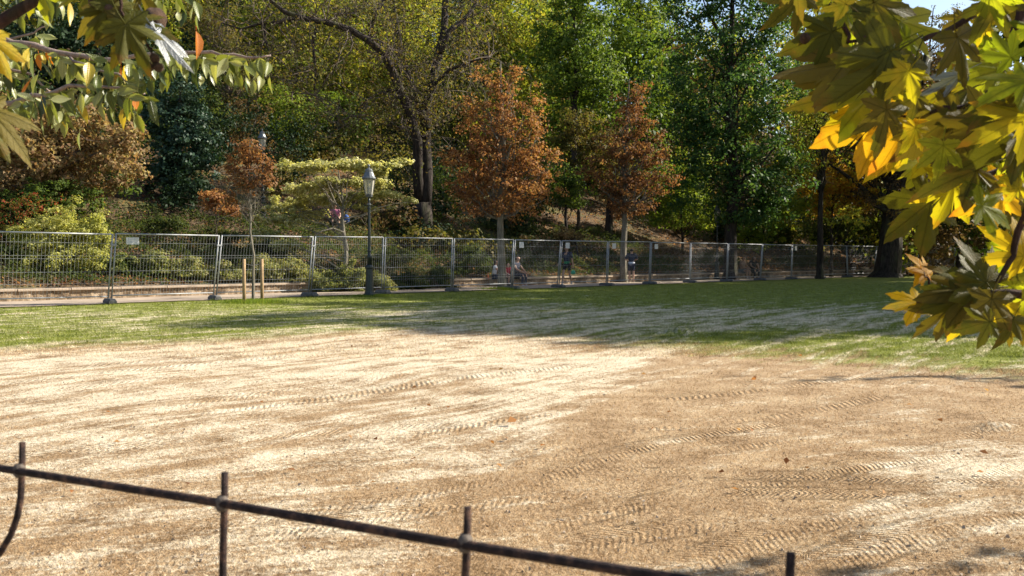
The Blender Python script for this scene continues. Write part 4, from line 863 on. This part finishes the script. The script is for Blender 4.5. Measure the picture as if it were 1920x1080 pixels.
def leafy(name, c1, c2, c3, trans=.62, spec=.2, gain=1.45, rough=.55):
    m, nt = newmat(name); g = G(nt); uv = g.n('ShaderNodeUVMap').outputs[0]; s = g.n('ShaderNodeSeparateXYZ'); g.put(s.inputs[0], uv); x, y = s.outputs[0], s.outputs[1]
    oi = g.n('ShaderNodeObjectInfo').outputs['Random']
    r = g.m('SQRT', g.m('ADD', g.m('MULTIPLY', x, x), g.m('MULTIPLY', y, y)))
    cv = g.n('ShaderNodeVectorMath', operation='ADD'); g.put(cv.inputs[0], uv); cb2 = g.n('ShaderNodeCombineXYZ'); g.put(cb2.inputs[0], g.m('MULTIPLY', oi, 37)); g.put(cb2.inputs[1], g.m('MULTIPLY', oi, 11)); g.put(cv.inputs[1], cb2.outputs[0])
    nz = g.noise(cv.outputs[0], 2.2, 5, .6); nf = g.noise(cv.outputs[0], 22, 4, .65)
    col = g.mix(g.maprange(g.m('ADD', nz, g.m('MULTIPLY', g.m('SUBTRACT', oi, .5), .5)), .38, .64), c1, c2)
    col = g.mix(g.m('MULTIPLY', g.maprange(g.m('ADD', g.m('MULTIPLY', nz, .8), g.m('MULTIPLY', r, .35)), .62, .82), .8), col, c3)
    col = g.mix(g.m('MULTIPLY', g.maprange(nf, .62, .72), .5), col, tuple(a * .45 for a in c3))
    ve = None
    for a, l, w in AX:
        dx, dy = math.sin(R(a)), math.cos(R(a)); along = g.m('ADD', g.m('MULTIPLY', x, dx), g.m('MULTIPLY', y, dy)); per = g.m('ABSOLUTE', g.m('SUBTRACT', g.m('MULTIPLY', x, dy), g.m('MULTIPLY', y, dx)))
        v = g.m('MULTIPLY', g.maprange(per, .004, .014, 1, 0), g.m('GREATER_THAN', along, 0))
        sv = g.m('ABSOLUTE', g.m('SINE', g.m('MULTIPLY', g.m('SUBTRACT', along, g.m('MULTIPLY', per, 1.1)), 26))); v2 = g.m('MULTIPLY', g.m('MULTIPLY', g.maprange(sv, .0, .12, .55, 0), g.m('LESS_THAN', per, .16)), g.m('GREATER_THAN', along, .12))
        v = g.m('MAXIMUM', v, v2); ve = v if ve is None else g.m('MAXIMUM', ve, v)
    col = g.mix(g.m('MULTIPLY', ve, .55), col, tuple(a * .5 for a in c1))
    b = g.bsdf(col, rough, 0, spec, g.bump(g.m('ADD', nf, ve), .0015)); t = g.n('ShaderNodeBsdfTranslucent'); g.put(t.inputs[0], g.mix(1, col, (gain, gain * .96, .35), 'MULTIPLY'))
    mx = g.n('ShaderNodeMixShader'); mx.inputs[0].default_value = trans; nt.links.new(b.outputs[0], mx.inputs[1]); nt.links.new(t.outputs[0], mx.inputs[2]); g.out(mx.outputs[0]); return m
PM = dict(g=leafy('plane_green', (.16, .20, .02), (.26, .28, .03), (.35, .27, .04)), y=leafy('plane_yellow', (.34, .30, .025), (.46, .34, .03), (.44, .20, .03)),
          o=leafy('plane_orange', (.44, .26, .025), (.50, .30, .03), (.36, .10, .03)), d=leafy('plane_olive_shaded', (.10, .10, .014), (.15, .12, .02), (.18, .09, .02), .45, gain=1.05), w=leafy('plane_painted_sky_gloss', (.20, .22, .22), (.28, .30, .30), (.24, .22, .16), .15, .9, 1, .3))  # olive leaf darkened for shade; last one's pale grey imitates sky reflection
PLM = {}
def plmesh(sh, k):
    if (sh, k) not in PLM:
        V, Fc = planeleaf(sh); pv = MB(); pv.tube([(0, 0, 0), (.02, -.2, .03), (.0, -.45, .10)], [.014, .012, .012], 5)
        nb = len(V); V2 = V + pv.v; F2 = Fc + [tuple(i + nb for i in f) for f in pv.f]
        me = bpy.data.meshes.new('plane_leaf'); me.from_pydata(V2, [], F2); me.shade_smooth(); uvl = me.uv_layers.new(name='UVMap')
        li = np.zeros(len(me.loops), dtype=np.int32); me.loops.foreach_get('vertex_index', li); A_ = np.array(V2)[li][:, :2].copy(); A_[li >= nb] = (.002, -.3)
        uvl.data.foreach_set('uv', A_.astype(np.float32).ravel()); me.materials.append(PM[k]); PLM[(sh, k)] = me
    return PLM[(sh, k)]
plane = thing('plane_tree', 'plane tree with large yellow-green lobed leaves hanging in at the right', 'tree', (5.2, 1.0, 0))
planeL = thing('plane_tree', 'plane tree whose olive lobed leaves and seed balls hang in at top left', 'tree', (-4.2, .6, 0))
PR = plane.location.copy(); PLo = planeL.location.copy()
def pleaf(px, py, size, phi, d, k, sh=None, root=plane, tilt=None, back=0.0, sx=1):
    sh = random.randrange(7) if sh is None else sh
    p = at(px, py, d); D = Vector((math.cos(R(phi)), back, math.sin(R(phi)))).normalized()
    tx, tz = tilt if tilt else (random.gauss(0, .75), random.gauss(.2, .6))
    N = Vector((tx, -1, tz)); N = (N - D * N.dot(D)).normalized(); X = D.cross(N)
    s = size * d / F
    M = Matrix((X, D, N)).transposed().to_4x4() @ Matrix.Scale(s, 4) @ Matrix.Diagonal((sx, 1, 1, 1)); M.translation = p - (PR if root is plane else PLo)
    o = bpy.data.objects.new('leaf', plmesh(sh, k)); C.objects.link(o); o.parent = root; o.matrix_local = M; return o
HAND = [  # px, py, size px, direction, depth, colour, tilt
    (1585, 118, 180, 190, 2.0, 'd', (.3, .9)), (1560, 150, 95, 235, 2.1, 'd', (.5, .4)), (1640, 172, 175, 184, 2.05, 'g', (-.2, .8)), (1630, 190, 100, 200, 2.1, 'y', (.2, .3)),
    (1660, 205, 180, 200, 2.1, 'o', (-.25, .1)), (1700, 225, 130, 245, 2.05, 'o', (.1, -.1)), (1720, 235, 150, 232, 2.15, 'y', (.2, .2)), (1715, 215, 155, 300, 2.2, 'y', (-.3, .3)),
    (1668, 112, 170, 222, 1.8, 'd', (.9, .5)), (1662, 205, 105, 265, 1.8, 'd', (.2, .1)), (1715, 120, 120, 260, 1.9, 'd', (.9, .1)), (1795, 70, 120, 285, 1.9, 'd', (.3, .2)),
    (1560, 60, 110, 200, 2.0, 'd', None), (1500, -10, 105, 230, 1.9, 'd', (.5, .1)), (1585, 20, 120, 250, 2.0, 'd', (-.2, .3)), (1640, 5, 120, 300, 2.0, 'd', None), (1690, 40, 130, 340, 2.1, 'g', (.1, .6)),
    (1613, 10, 60, 275, 2.3, 'y', (.8, 0)), (1800, 140, 110, 215, 2.0, 'w', (.9, .3)), (1745, 110, 70, 255, 2.1, 'w', (1.2, .1)), (1880, 130, 150, 190, 2.0, 'g', (0, .9)), (1930, 150, 140, 195, 1.7, 'g', (0, 1.0)),
    (1790, 215, 160, 215, 2.0, 'd', (.2, .3)), (1850, 225, 150, 225, 1.9, 'd', (.4, .1)), (1915, 250, 165, 215, 1.8, 'd', (.5, .4)), (1930, 215, 160, 200, 1.7, 'y', (.2, .6)), (1830, 320, 150, 200, 1.9, 'd', (.2, .8)),
    (1745, 378, 145, 220, 2.2, 'd', (.9, .6)), (1790, 345, 120, 250, 2.1, 'y', None), (1880, 360, 120, 210, 2.0, 'o', (.2, .3)), (1800, 250, 60, 270, 2.2, 'g', (.3, 0)), (1750, 265, 95, 250, 2.4, 'g', None), (1740, 300, 110, 180, 2.3, 'g', (-.1, .9)),
    (1850, 530, 120, 120, 1.9, 'd', (.1, .3)), (1840, 540, 125, 150, 1.9, 'd', (.2, .5)), (1830, 545, 150, 180, 1.95, 'd', (.1, 1.0)), (1800, 560, 120, 200, 1.95, 'd', (.3, .7)), (1860, 560, 120, 262, 1.85, 'd', (.2, .1)), (1830, 570, 105, 242, 2.0, 'y', (-.1, .0)),
    (1885, 570, 100, 285, 2.0, 'y', (-.2, .1)), (1900, 540, 110, 60, 2.0, 'g', (.2, .2)), (1900, 600, 80, 250, 1.9, 'd', None), (1780, 575, 110, 225, 2.0, 'd', (.9, .3)), (1722, 565, 88, 186, 2.05, 'y', (.1, 1.2)), (1738, 515, 62, 118, 2.0, 'o', (.8, .1)), (1728, 505, 50, 290, 2.0, 'o', (.4, .2)),
    (1920, 480, 120, 140, 1.9, 'y', None), (1880, 470, 100, 240, 2.0, 'g', None)]
for h in HAND: pleaf(h[0], h[1], h[2] * (.82 if h[0] > 1780 else .9), h[3] + random.uniform(-5, 5), h[4], h[5], None, plane, h[6], sx=.45 if h[5] == 'w' else 1)
xl = lambda y: np.interp(y, [-80, 0, 60, 110, 200, 270, 330, 400, 430, 480, 560, 620, 660], [1460, 1500, 1560, 1570, 1640, 1700, 1770, 1830, 1900, 1850, 1790, 1850, 1930])
cnt = 0
while cnt < 125:
    y = random.uniform(-70, 640); x = random.uniform(1480, 1985)
    if x < xl(y) + 20 or (430 < y < 470 and x < 1900) or (1700 < x < 1790 and y < 70) : continue
    if y > 395 and (y < 475 or random.random() < .6): continue
    far = random.random(); d = 1.7 + 1.2 * far
    k = random.choices('gydow', [34, 10, 50, 4, 1] if x > 1760 else [30, 26, 30, 12, 1])[0]; pleaf(x, y, random.uniform(44, 84) * (2.0 / d) ** .6, random.gauss(225, 45), d, k); cnt += 1
def branch(pts, r0, r1, root, name='branch', mat=BARKD, n=7):
    rr = root.location; P_ = [at(x, y, d) - rr for x, y, d in pts]; Q_ = []
    for i in range(len(P_) - 1):
        for j in range(3): Q_.append(P_[i].lerp(P_[i + 1], j / 3) + Vector((random.gauss(0, 1), random.gauss(0, 1), random.gauss(0, 1))) * .004)
    Q_.append(P_[-1]); k = len(Q_); MB().tube(Q_, [r0 + (r1 - r0) * i / (k - 1) for i in range(k)], n).build(name, mat, root, True)
BRR = bark('branch_red', (.05, .025, .02), (.13, .07, .05), 40)
for pts, a, b in [([(2050, -120, 2.0), (1915, 0, 2.0), (1885, 110, 2.0), (1850, 215, 2.0), (1838, 240, 2.0)], .012, .006), ([(1860, 190, 2.0), (1810, 200, 2.0), (1755, 208, 2.0), (1690, 218, 2.05)], .007, .003), ([(1838, 20, 2.1), (1770, 60, 2.1), (1700, 90, 2.1), (1610, 112, 2.1), (1560, 120, 2.1)], .008, .003),
                  ([(1548, -30, 2.0), (1565, 20, 2.0), (1590, 60, 2.0), (1592, 85, 2.0), (1640, 60, 2.0)], .006, .003), ([(2050, 560, 1.9), (1930, 552, 1.9), (1860, 548, 1.9), (1800, 545, 1.95), (1745, 555, 2.0), (1720, 568, 2.05)], .012, .004), ([(1930, 380, 1.9), (1905, 460, 1.9), (1870, 530, 1.9)], .009, .005), ([(2000, 300, 2.0), (1900, 320, 2.0), (1820, 330, 2.0), (1750, 340, 2.1)], .009, .004), ([(1745, 555, 2.0), (1738, 530, 2.0), (1732, 510, 2.0)], .003, .002)]: branch(pts, a, b, plane, mat=BRR)
# trunk of the same tree outside the picture, and unseen leaves added for shade
MB().tube([(0, 0, -.2), (0, 0, 1.2), (-.15, .2, 3), (-.2, .5, 6), (0, .2, 9)], [.45, .36, .32, .25, .1], 14).build('trunk', BARKP, plane, True)
for e in [(-1.9, 1.4, 2.4), (-2.6, .9, 3.0), (1.2, 1.6, 4.6)]: MB().tube(wob((-.15, .2, 2.4), e, 5, .03), [.12, .09, .07, .05, .035, .02], 7).build('limb', BARKP, plane, True)
V0, F0 = planeleaf(3, True, (.5, 1.0)); V0 = np.array(V0); tri = []
for f in F0: tri.append((f[0], f[1], f[2])); tri.append((f[0], f[2], f[3])) if len(f) == 4 else None
TR = V0[np.array(tri)]
def lowleaves(Pn, sc, root, name='foliage', mk='g'):
    out = []
    for p in Pn:
        q = Matrix.Rotation(random.random() * 6.28, 3, 'Z') @ Matrix.Rotation(random.gauss(0, .9), 3, 'X') @ Matrix.Rotation(random.gauss(0, .6), 3, 'Y')
        out.append(TR @ np.array(q).T * sc * random.uniform(.7, 1.2) + p)
    o = quads(name, np.concatenate(out), PM[mk], root, None, 3); o['kind'] = 'stuff'; uvl = o.data.uv_layers.new(name='UVMap'); A_ = np.tile(TR[:, :, :2].reshape(-1, 2), (len(Pn), 1)); uvl.data.foreach_set('uv', A_.astype(np.float32).ravel()); return o
pts = []
while len(pts) < 230:
    x, y, z = random.uniform(1.7, 5.4), random.uniform(.9, 3.2), random.uniform(1.2, 4.4)
    if x < .62 * y + .35: continue
    pts.append(np.array((x, y, z)) - np.array(PR))
for (x, y, z, sx, sy, n) in [(6.9, 5.45, 3.3, .5, .07, 13), (6.0, 5.45, 3.4, .2, .05, 4), (11.7, 12.25, 5.0, 1.1, .16, 44), (12.9, 12.0, 5.0, .6, .2, 24)]:  # loose clumps hung out of view to cast shadow patches on the lawn
    for i in range(n): pts.append(np.array((x + random.gauss(0, sx * .6), y + random.gauss(0, sy), z + random.gauss(0, .12))) - np.array(PR))
lowleaves(pts, .16, plane)

# left plane leaves with seed balls
for h in [(205, 12, 105, 205, 1.8, 'd', (.2, .5)), (202, 15, 80, 235, 1.8, 'd', (.6, .2)), (215, 15, 95, 280, 1.8, 'd', (.7, .1)), (235, 45, 105, 300, 1.75, 'd', (.3, .1)), (242, 48, 100, 250, 1.8, 'd', (.6, .2)), (245, 40, 85, 345, 1.8, 'd', (.2, .6)),
          (292, 58, 118, 311, 1.8, 'w', (1.1, .6)), (-25, 205, 130, 320, 1.6, 'd', (.9, .5)), (-20, 70, 95, 300, 1.7, 'y', (.8, .4)), (-25, 230, 90, 300, 1.65, 'd', (.5, .2)), (60, -30, 90, 290, 1.9, 'g', None), (260, -20, 70, 300, 1.9, 'd', None), (175, -25, 90, 200, 1.9, 'd', None)]:
    pleaf(h[0], h[1], h[2], h[3], h[4], h[5], None, planeL, h[6], sx=.42 if h[5] == 'w' else .8)
SEED = simple('seed_ball', (.12, .065, .035), .95, 0, 90, .5, .01)
bm_ = MB()
sph = [(math.sin(PI * i / 8), -math.cos(PI * i / 8)) for i in range(9)]
for px, py, r, d in [(203, 18, 11, 1.8), (180, 2, 14, 1.8), (290, 110, 9, 1.8), (281, 124, 9, 1.8), (297, 126, 9, 1.8), (1510, 72, 10, 2.0), (290, 38, 22, 1.9)]:
    rt = plane if px > 900 else planeL; mb = MB(); R_ = r * d / F; mb.lathe([(max(.02, a) * R_, b * R_) for a, b in sph], 12); mb.v = [tuple(Vector(v) * random.uniform(.9, 1.1)) for v in mb.v]
    o = mb.build('seed_ball', SEED, rt, True); o.location = at(px, py, d) - rt.location
branch([(-120, 90, 1.9), (-20, 60, 1.9), (60, 0, 1.9), (120, -60, 1.9)], .014, .010, planeL, mat=BRR)
branch([(230, -60, 1.8), (225, 10, 1.8), (245, 45, 1.8), (285, 95, 1.8), (288, 115, 1.8)], .004, .0015, planeL, mat=BRR)
MB().tube([(0, 0, -.2), (0, 0, 1.5), (.1, .1, 3), (0, .3, 6)], [.4, .32, .28, .15], 12).build('trunk', BARKP, planeL, True)
MB().tube(wob((.05, .1, 2.6), tuple(at(-120, 90, 1.9) - PLo), 5, .03), [.10, .07, .05, .035, .02, .014], 7).build('limb', BARKP, planeL, True)

# ---- cherry-like twigs top left: small oval leaves hanging from pinkish twigs
def ovleaf(seed):
    rs = np.random.RandomState(seed); V, Fc = [], []; n = 9; bend = rs.uniform(-.5, .9); fo = rs.uniform(.1, .6); tw_ = rs.uniform(-.5, .5)
    for i in range(n):
        t = i / (n - 1); w_ = .22 * math.sin(PI * min(1, t * 1.02) ** .85) * (1 - .25 * t) + .004; w_ *= 1 + .06 * (i % 2)
        zc_ = bend * (t - .3) ** 2 * .8; a = tw_ * t
        for s in (-1, -.5, 0, .5, 1): V.append((s * w_ * math.cos(a), t, zc_ + abs(s) * w_ * fo + s * w_ * math.sin(a) + .012 * math.sin(i * 3.1) * abs(s)))
    for i in range(n - 1):
        for j in range(4): a = i * 5 + j; Fc.append((a, a + 1, a + 6, a + 5))
    pv = MB(); pv.tube([(0, 0, 0), (.01, -.08, .02), (0, -.17, .0)], .012, 4); nb = len(V)
    return V + pv.v, Fc + [tuple(i + nb for i in f) for f in pv.f], nb
def ovmat(name, c1, c2, tr=.35):
    m, nt = newmat(name); g = G(nt); uv = g.n('ShaderNodeUVMap').outputs[0]; s = g.n('ShaderNodeSeparateXYZ'); g.put(s.inputs[0], uv); oi = g.n('ShaderNodeObjectInfo').outputs['Random']
    x = g.m('ABSOLUTE', s.outputs[0]); y = s.outputs[1]; v = g.maprange(x, .004, .016, 1, 0); sv = g.m('ABSOLUTE', g.m('SINE', g.m('MULTIPLY', g.m('SUBTRACT', y, g.m('MULTIPLY', x, .9)), 34))); v = g.m('MAXIMUM', v, g.maprange(sv, 0, .22, .7, 0))
    nz = g.noise(g.n('ShaderNodeTexCoord').outputs['Object'], 5, 4); col = g.mix(g.maprange(g.m('ADD', g.m('MULTIPLY', oi, .7), g.m('MULTIPLY', nz, .3)), .2, .8), c1, c2); col = g.mix(g.m('MULTIPLY', v, .4), col, tuple(min(1, a * 1.9 + .03) for a in c2))
    b = g.bsdf(col, .38, 0, .55, g.bump(v, .004)); t = g.n('ShaderNodeBsdfTranslucent'); g.put(t.inputs[0], g.mix(1, col, (1.4, 1.3, .4), 'MULTIPLY')); mx = g.n('ShaderNodeMixShader'); mx.inputs[0].default_value = tr
    nt.links.new(b.outputs[0], mx.inputs[1]); nt.links.new(t.outputs[0], mx.inputs[2]); g.out(mx.outputs[0]); return m
OM = [ovmat('oval_leaf_green', (.09, .12, .022), (.17, .20, .045)), ovmat('oval_leaf_pale', (.20, .23, .08), (.34, .36, .16)), ovmat('oval_leaf_yellow', (.40, .34, .03), (.48, .36, .05)), ovmat('oval_leaf_orange', (.55, .17, .02), (.62, .22, .03), .5), ovmat('oval_leaf_dark', (.035, .055, .02), (.06, .09, .03))]
OVM = {}
def ovmesh(sh, k):
    if (sh, k) not in OVM:
        V, Fc, nb = ovleaf(sh); me = bpy.data.meshes.new('oval_leaf'); me.from_pydata(V, [], Fc); me.shade_smooth(); uvl = me.uv_layers.new(name='UVMap'); li = np.zeros(len(me.loops), dtype=np.int32); me.loops.foreach_get('vertex_index', li)
        A_ = np.array(V)[li][:, :2].copy(); uvl.data.foreach_set('uv', A_.astype(np.float32).ravel()); me.materials.append(OM[k]); OVM[(sh, k)] = me
    return OVM[(sh, k)]
chry = thing('cherry_tree', 'cherry-like tree with drooping twigs of small oval leaves at upper left', 'tree', (-4.6, 2.6, 0)); CR = chry.location.copy()
MB().tube([(0, 0, -.2), (0, 0, 1.5), (.15, .1, 2.6), (.3, .1, 5)], [.22, .17, .13, .05], 10).build('trunk', BARK, chry, True)
def oleaf(p, L, D, k):
    N = Vector((random.gauss(.1, .8), random.gauss(-.8, .5), random.gauss(.1, .4))); D = D.normalized(); N = (N - D * N.dot(D)).normalized(); X = D.cross(N)
    M = Matrix((X, D, N)).transposed().to_4x4() @ Matrix.Scale(L, 4); M.translation = p - CR
    o = bpy.data.objects.new('leaf', ovmesh(random.randrange(9), k)); C.objects.link(o); o.parent = chry; o.matrix_local = M
nl = 0
TWS = [([(-140, 60, 3.1), (0, 72, 3.0), (60, 88, 3.0), (130, 103, 3.0), (220, 112, 3.0), (320, 96, 3.0), (400, 100, 3.0), (455, 108, 3.0), (508, 104, 3.0)], .012, .003, 7), ([(-140, 215, 3.0), (0, 192, 2.9), (60, 182, 2.9), (130, 165, 2.9), (200, 160, 2.9), (272, 176, 2.9)], .010, .003, 7.5),
       ([(-100, 150, 3.1), (0, 130, 3.1), (60, 140, 3.1), (110, 190, 3.1), (120, 210, 3.1)], .006, .002, 10), ([(-60, -20, 2.8), (60, -15, 2.8), (140, -8, 2.8)], .008, .003, 14), ([(200, -30, 3.0), (300, -20, 3.0), (360, -10, 3.0)], .006, .003, 12), ([(130, 103, 3.0), (170, 130, 2.9), (220, 140, 2.9), (260, 160, 2.9)], .005, .002, 10), ([(-40, 95, 3.2), (60, 60, 3.2), (90, 50, 3.2)], .005, .002, 12)]
TWB = simple('cherry_bark', (.26, .19, .16), .6, 0, 60, .4, .002)
for pts, r0, r1, step in TWS:
    branch(pts, r0, r1, chry, mat=TWB)
    for i in range(len(pts) - 1):
        a, b = pts[i], pts[i + 1]; L = math.hypot(b[0] - a[0], b[1] - a[1]); q = 0
        while q < L:
            t = q / L; x, y = a[0] + (b[0] - a[0]) * t, a[1] + (b[1] - a[1]) * t
            if x > -25:
                big_ = random.uniform(29, 48); p = at(x + random.gauss(0, 4), y + random.uniform(2, 16), a[2] + random.gauss(0, .10))
                k = random.choices([0, 1, 2, 3, 4], [48, 24, 7, 3, 18])[0]
                if x > 330: k = random.choices([0, 1], [1, 1])[0]
                oleaf(p, big_ * 3.0 / F, Vector((random.gauss(.12, .28), random.gauss(0, .4), -1)), k); nl += 1
                if random.random() < .5: oleaf(p + Vector((random.gauss(0, .012), .05, -random.uniform(.02, .05))), big_ * 2.7 / F, Vector((random.gauss(.1, .3), random.gauss(0, .4), -1)), random.choices([0, 1, 2, 4], [5, 4, 1, 2])[0])
                if random.random() < .55: oleaf(p, big_ * .8 * 3 / F, Vector((random.choice((-1, 1)), random.gauss(0, .6), random.uniform(-.3, .5))), random.choices([0, 1, 4], [2, 3, 1])[0]); nl += 1
            q += step * random.uniform(.7, 1.3)
oleaf(at(368, 58, 2.9), 52 * 2.9 / F, Vector((.02, .1, -1)), 3)
print('cherry leaves', nl)

# litter on the lawn
o = quads('fallen_leaf', leafquads(np.array([[*gnd(960, 797).xy, .035]]), np.array([[.3, -.5, .8]]), .10, .7), LM['rust']); tag(o, 'single dry brown leaf lying on the dusty middle of the lawn', 'leaf')

n = 5000; u = RS.rand(n); Y = 1 / (1 / 17 + u * (1 / 3.6 - 1 / 17)); X = (RS.rand(n) * 2 - 1) * .6 * Y
P = np.stack([X, Y, lawn_h(X, Y) + .004], 1); sz = (.004 + .010 * RS.rand(n) ** 3)[:, None]
D = [unit(RS.normal(size=(n, 3))) for _ in range(4)]; T4 = [P + d * sz for d in D]
o = quads('pebbles', np.concatenate([np.stack([T4[a], T4[b], T4[c]], 1) for a, b, c in ((0, 1, 2), (0, 2, 3), (0, 3, 1), (1, 3, 2))]), PATH, None, None, 3); o['kind'] = 'stuff'; tag(o, 'tiny crumbs of soil and grit scattered over the lawn', 'grit')
n = 70; u = RS.rand(n); Y = 1 / (1 / 36 + u * (1 / 5 - 1 / 36)); X = (RS.rand(n) * 2 - 1) * .6 * Y
o = quads('leaf_litter', leafquads(np.stack([X, Y, lawn_h(X, Y) + .025], 1), RS.normal(size=(n, 3)) * .4 + np.array([0, 0, 1]), (.03 + .035 * RS.rand(n)), .7), LM['rust']); o['kind'] = 'stuff'; tag(o, 'small dry leaves blown thinly across the lawn', 'fallen leaves')
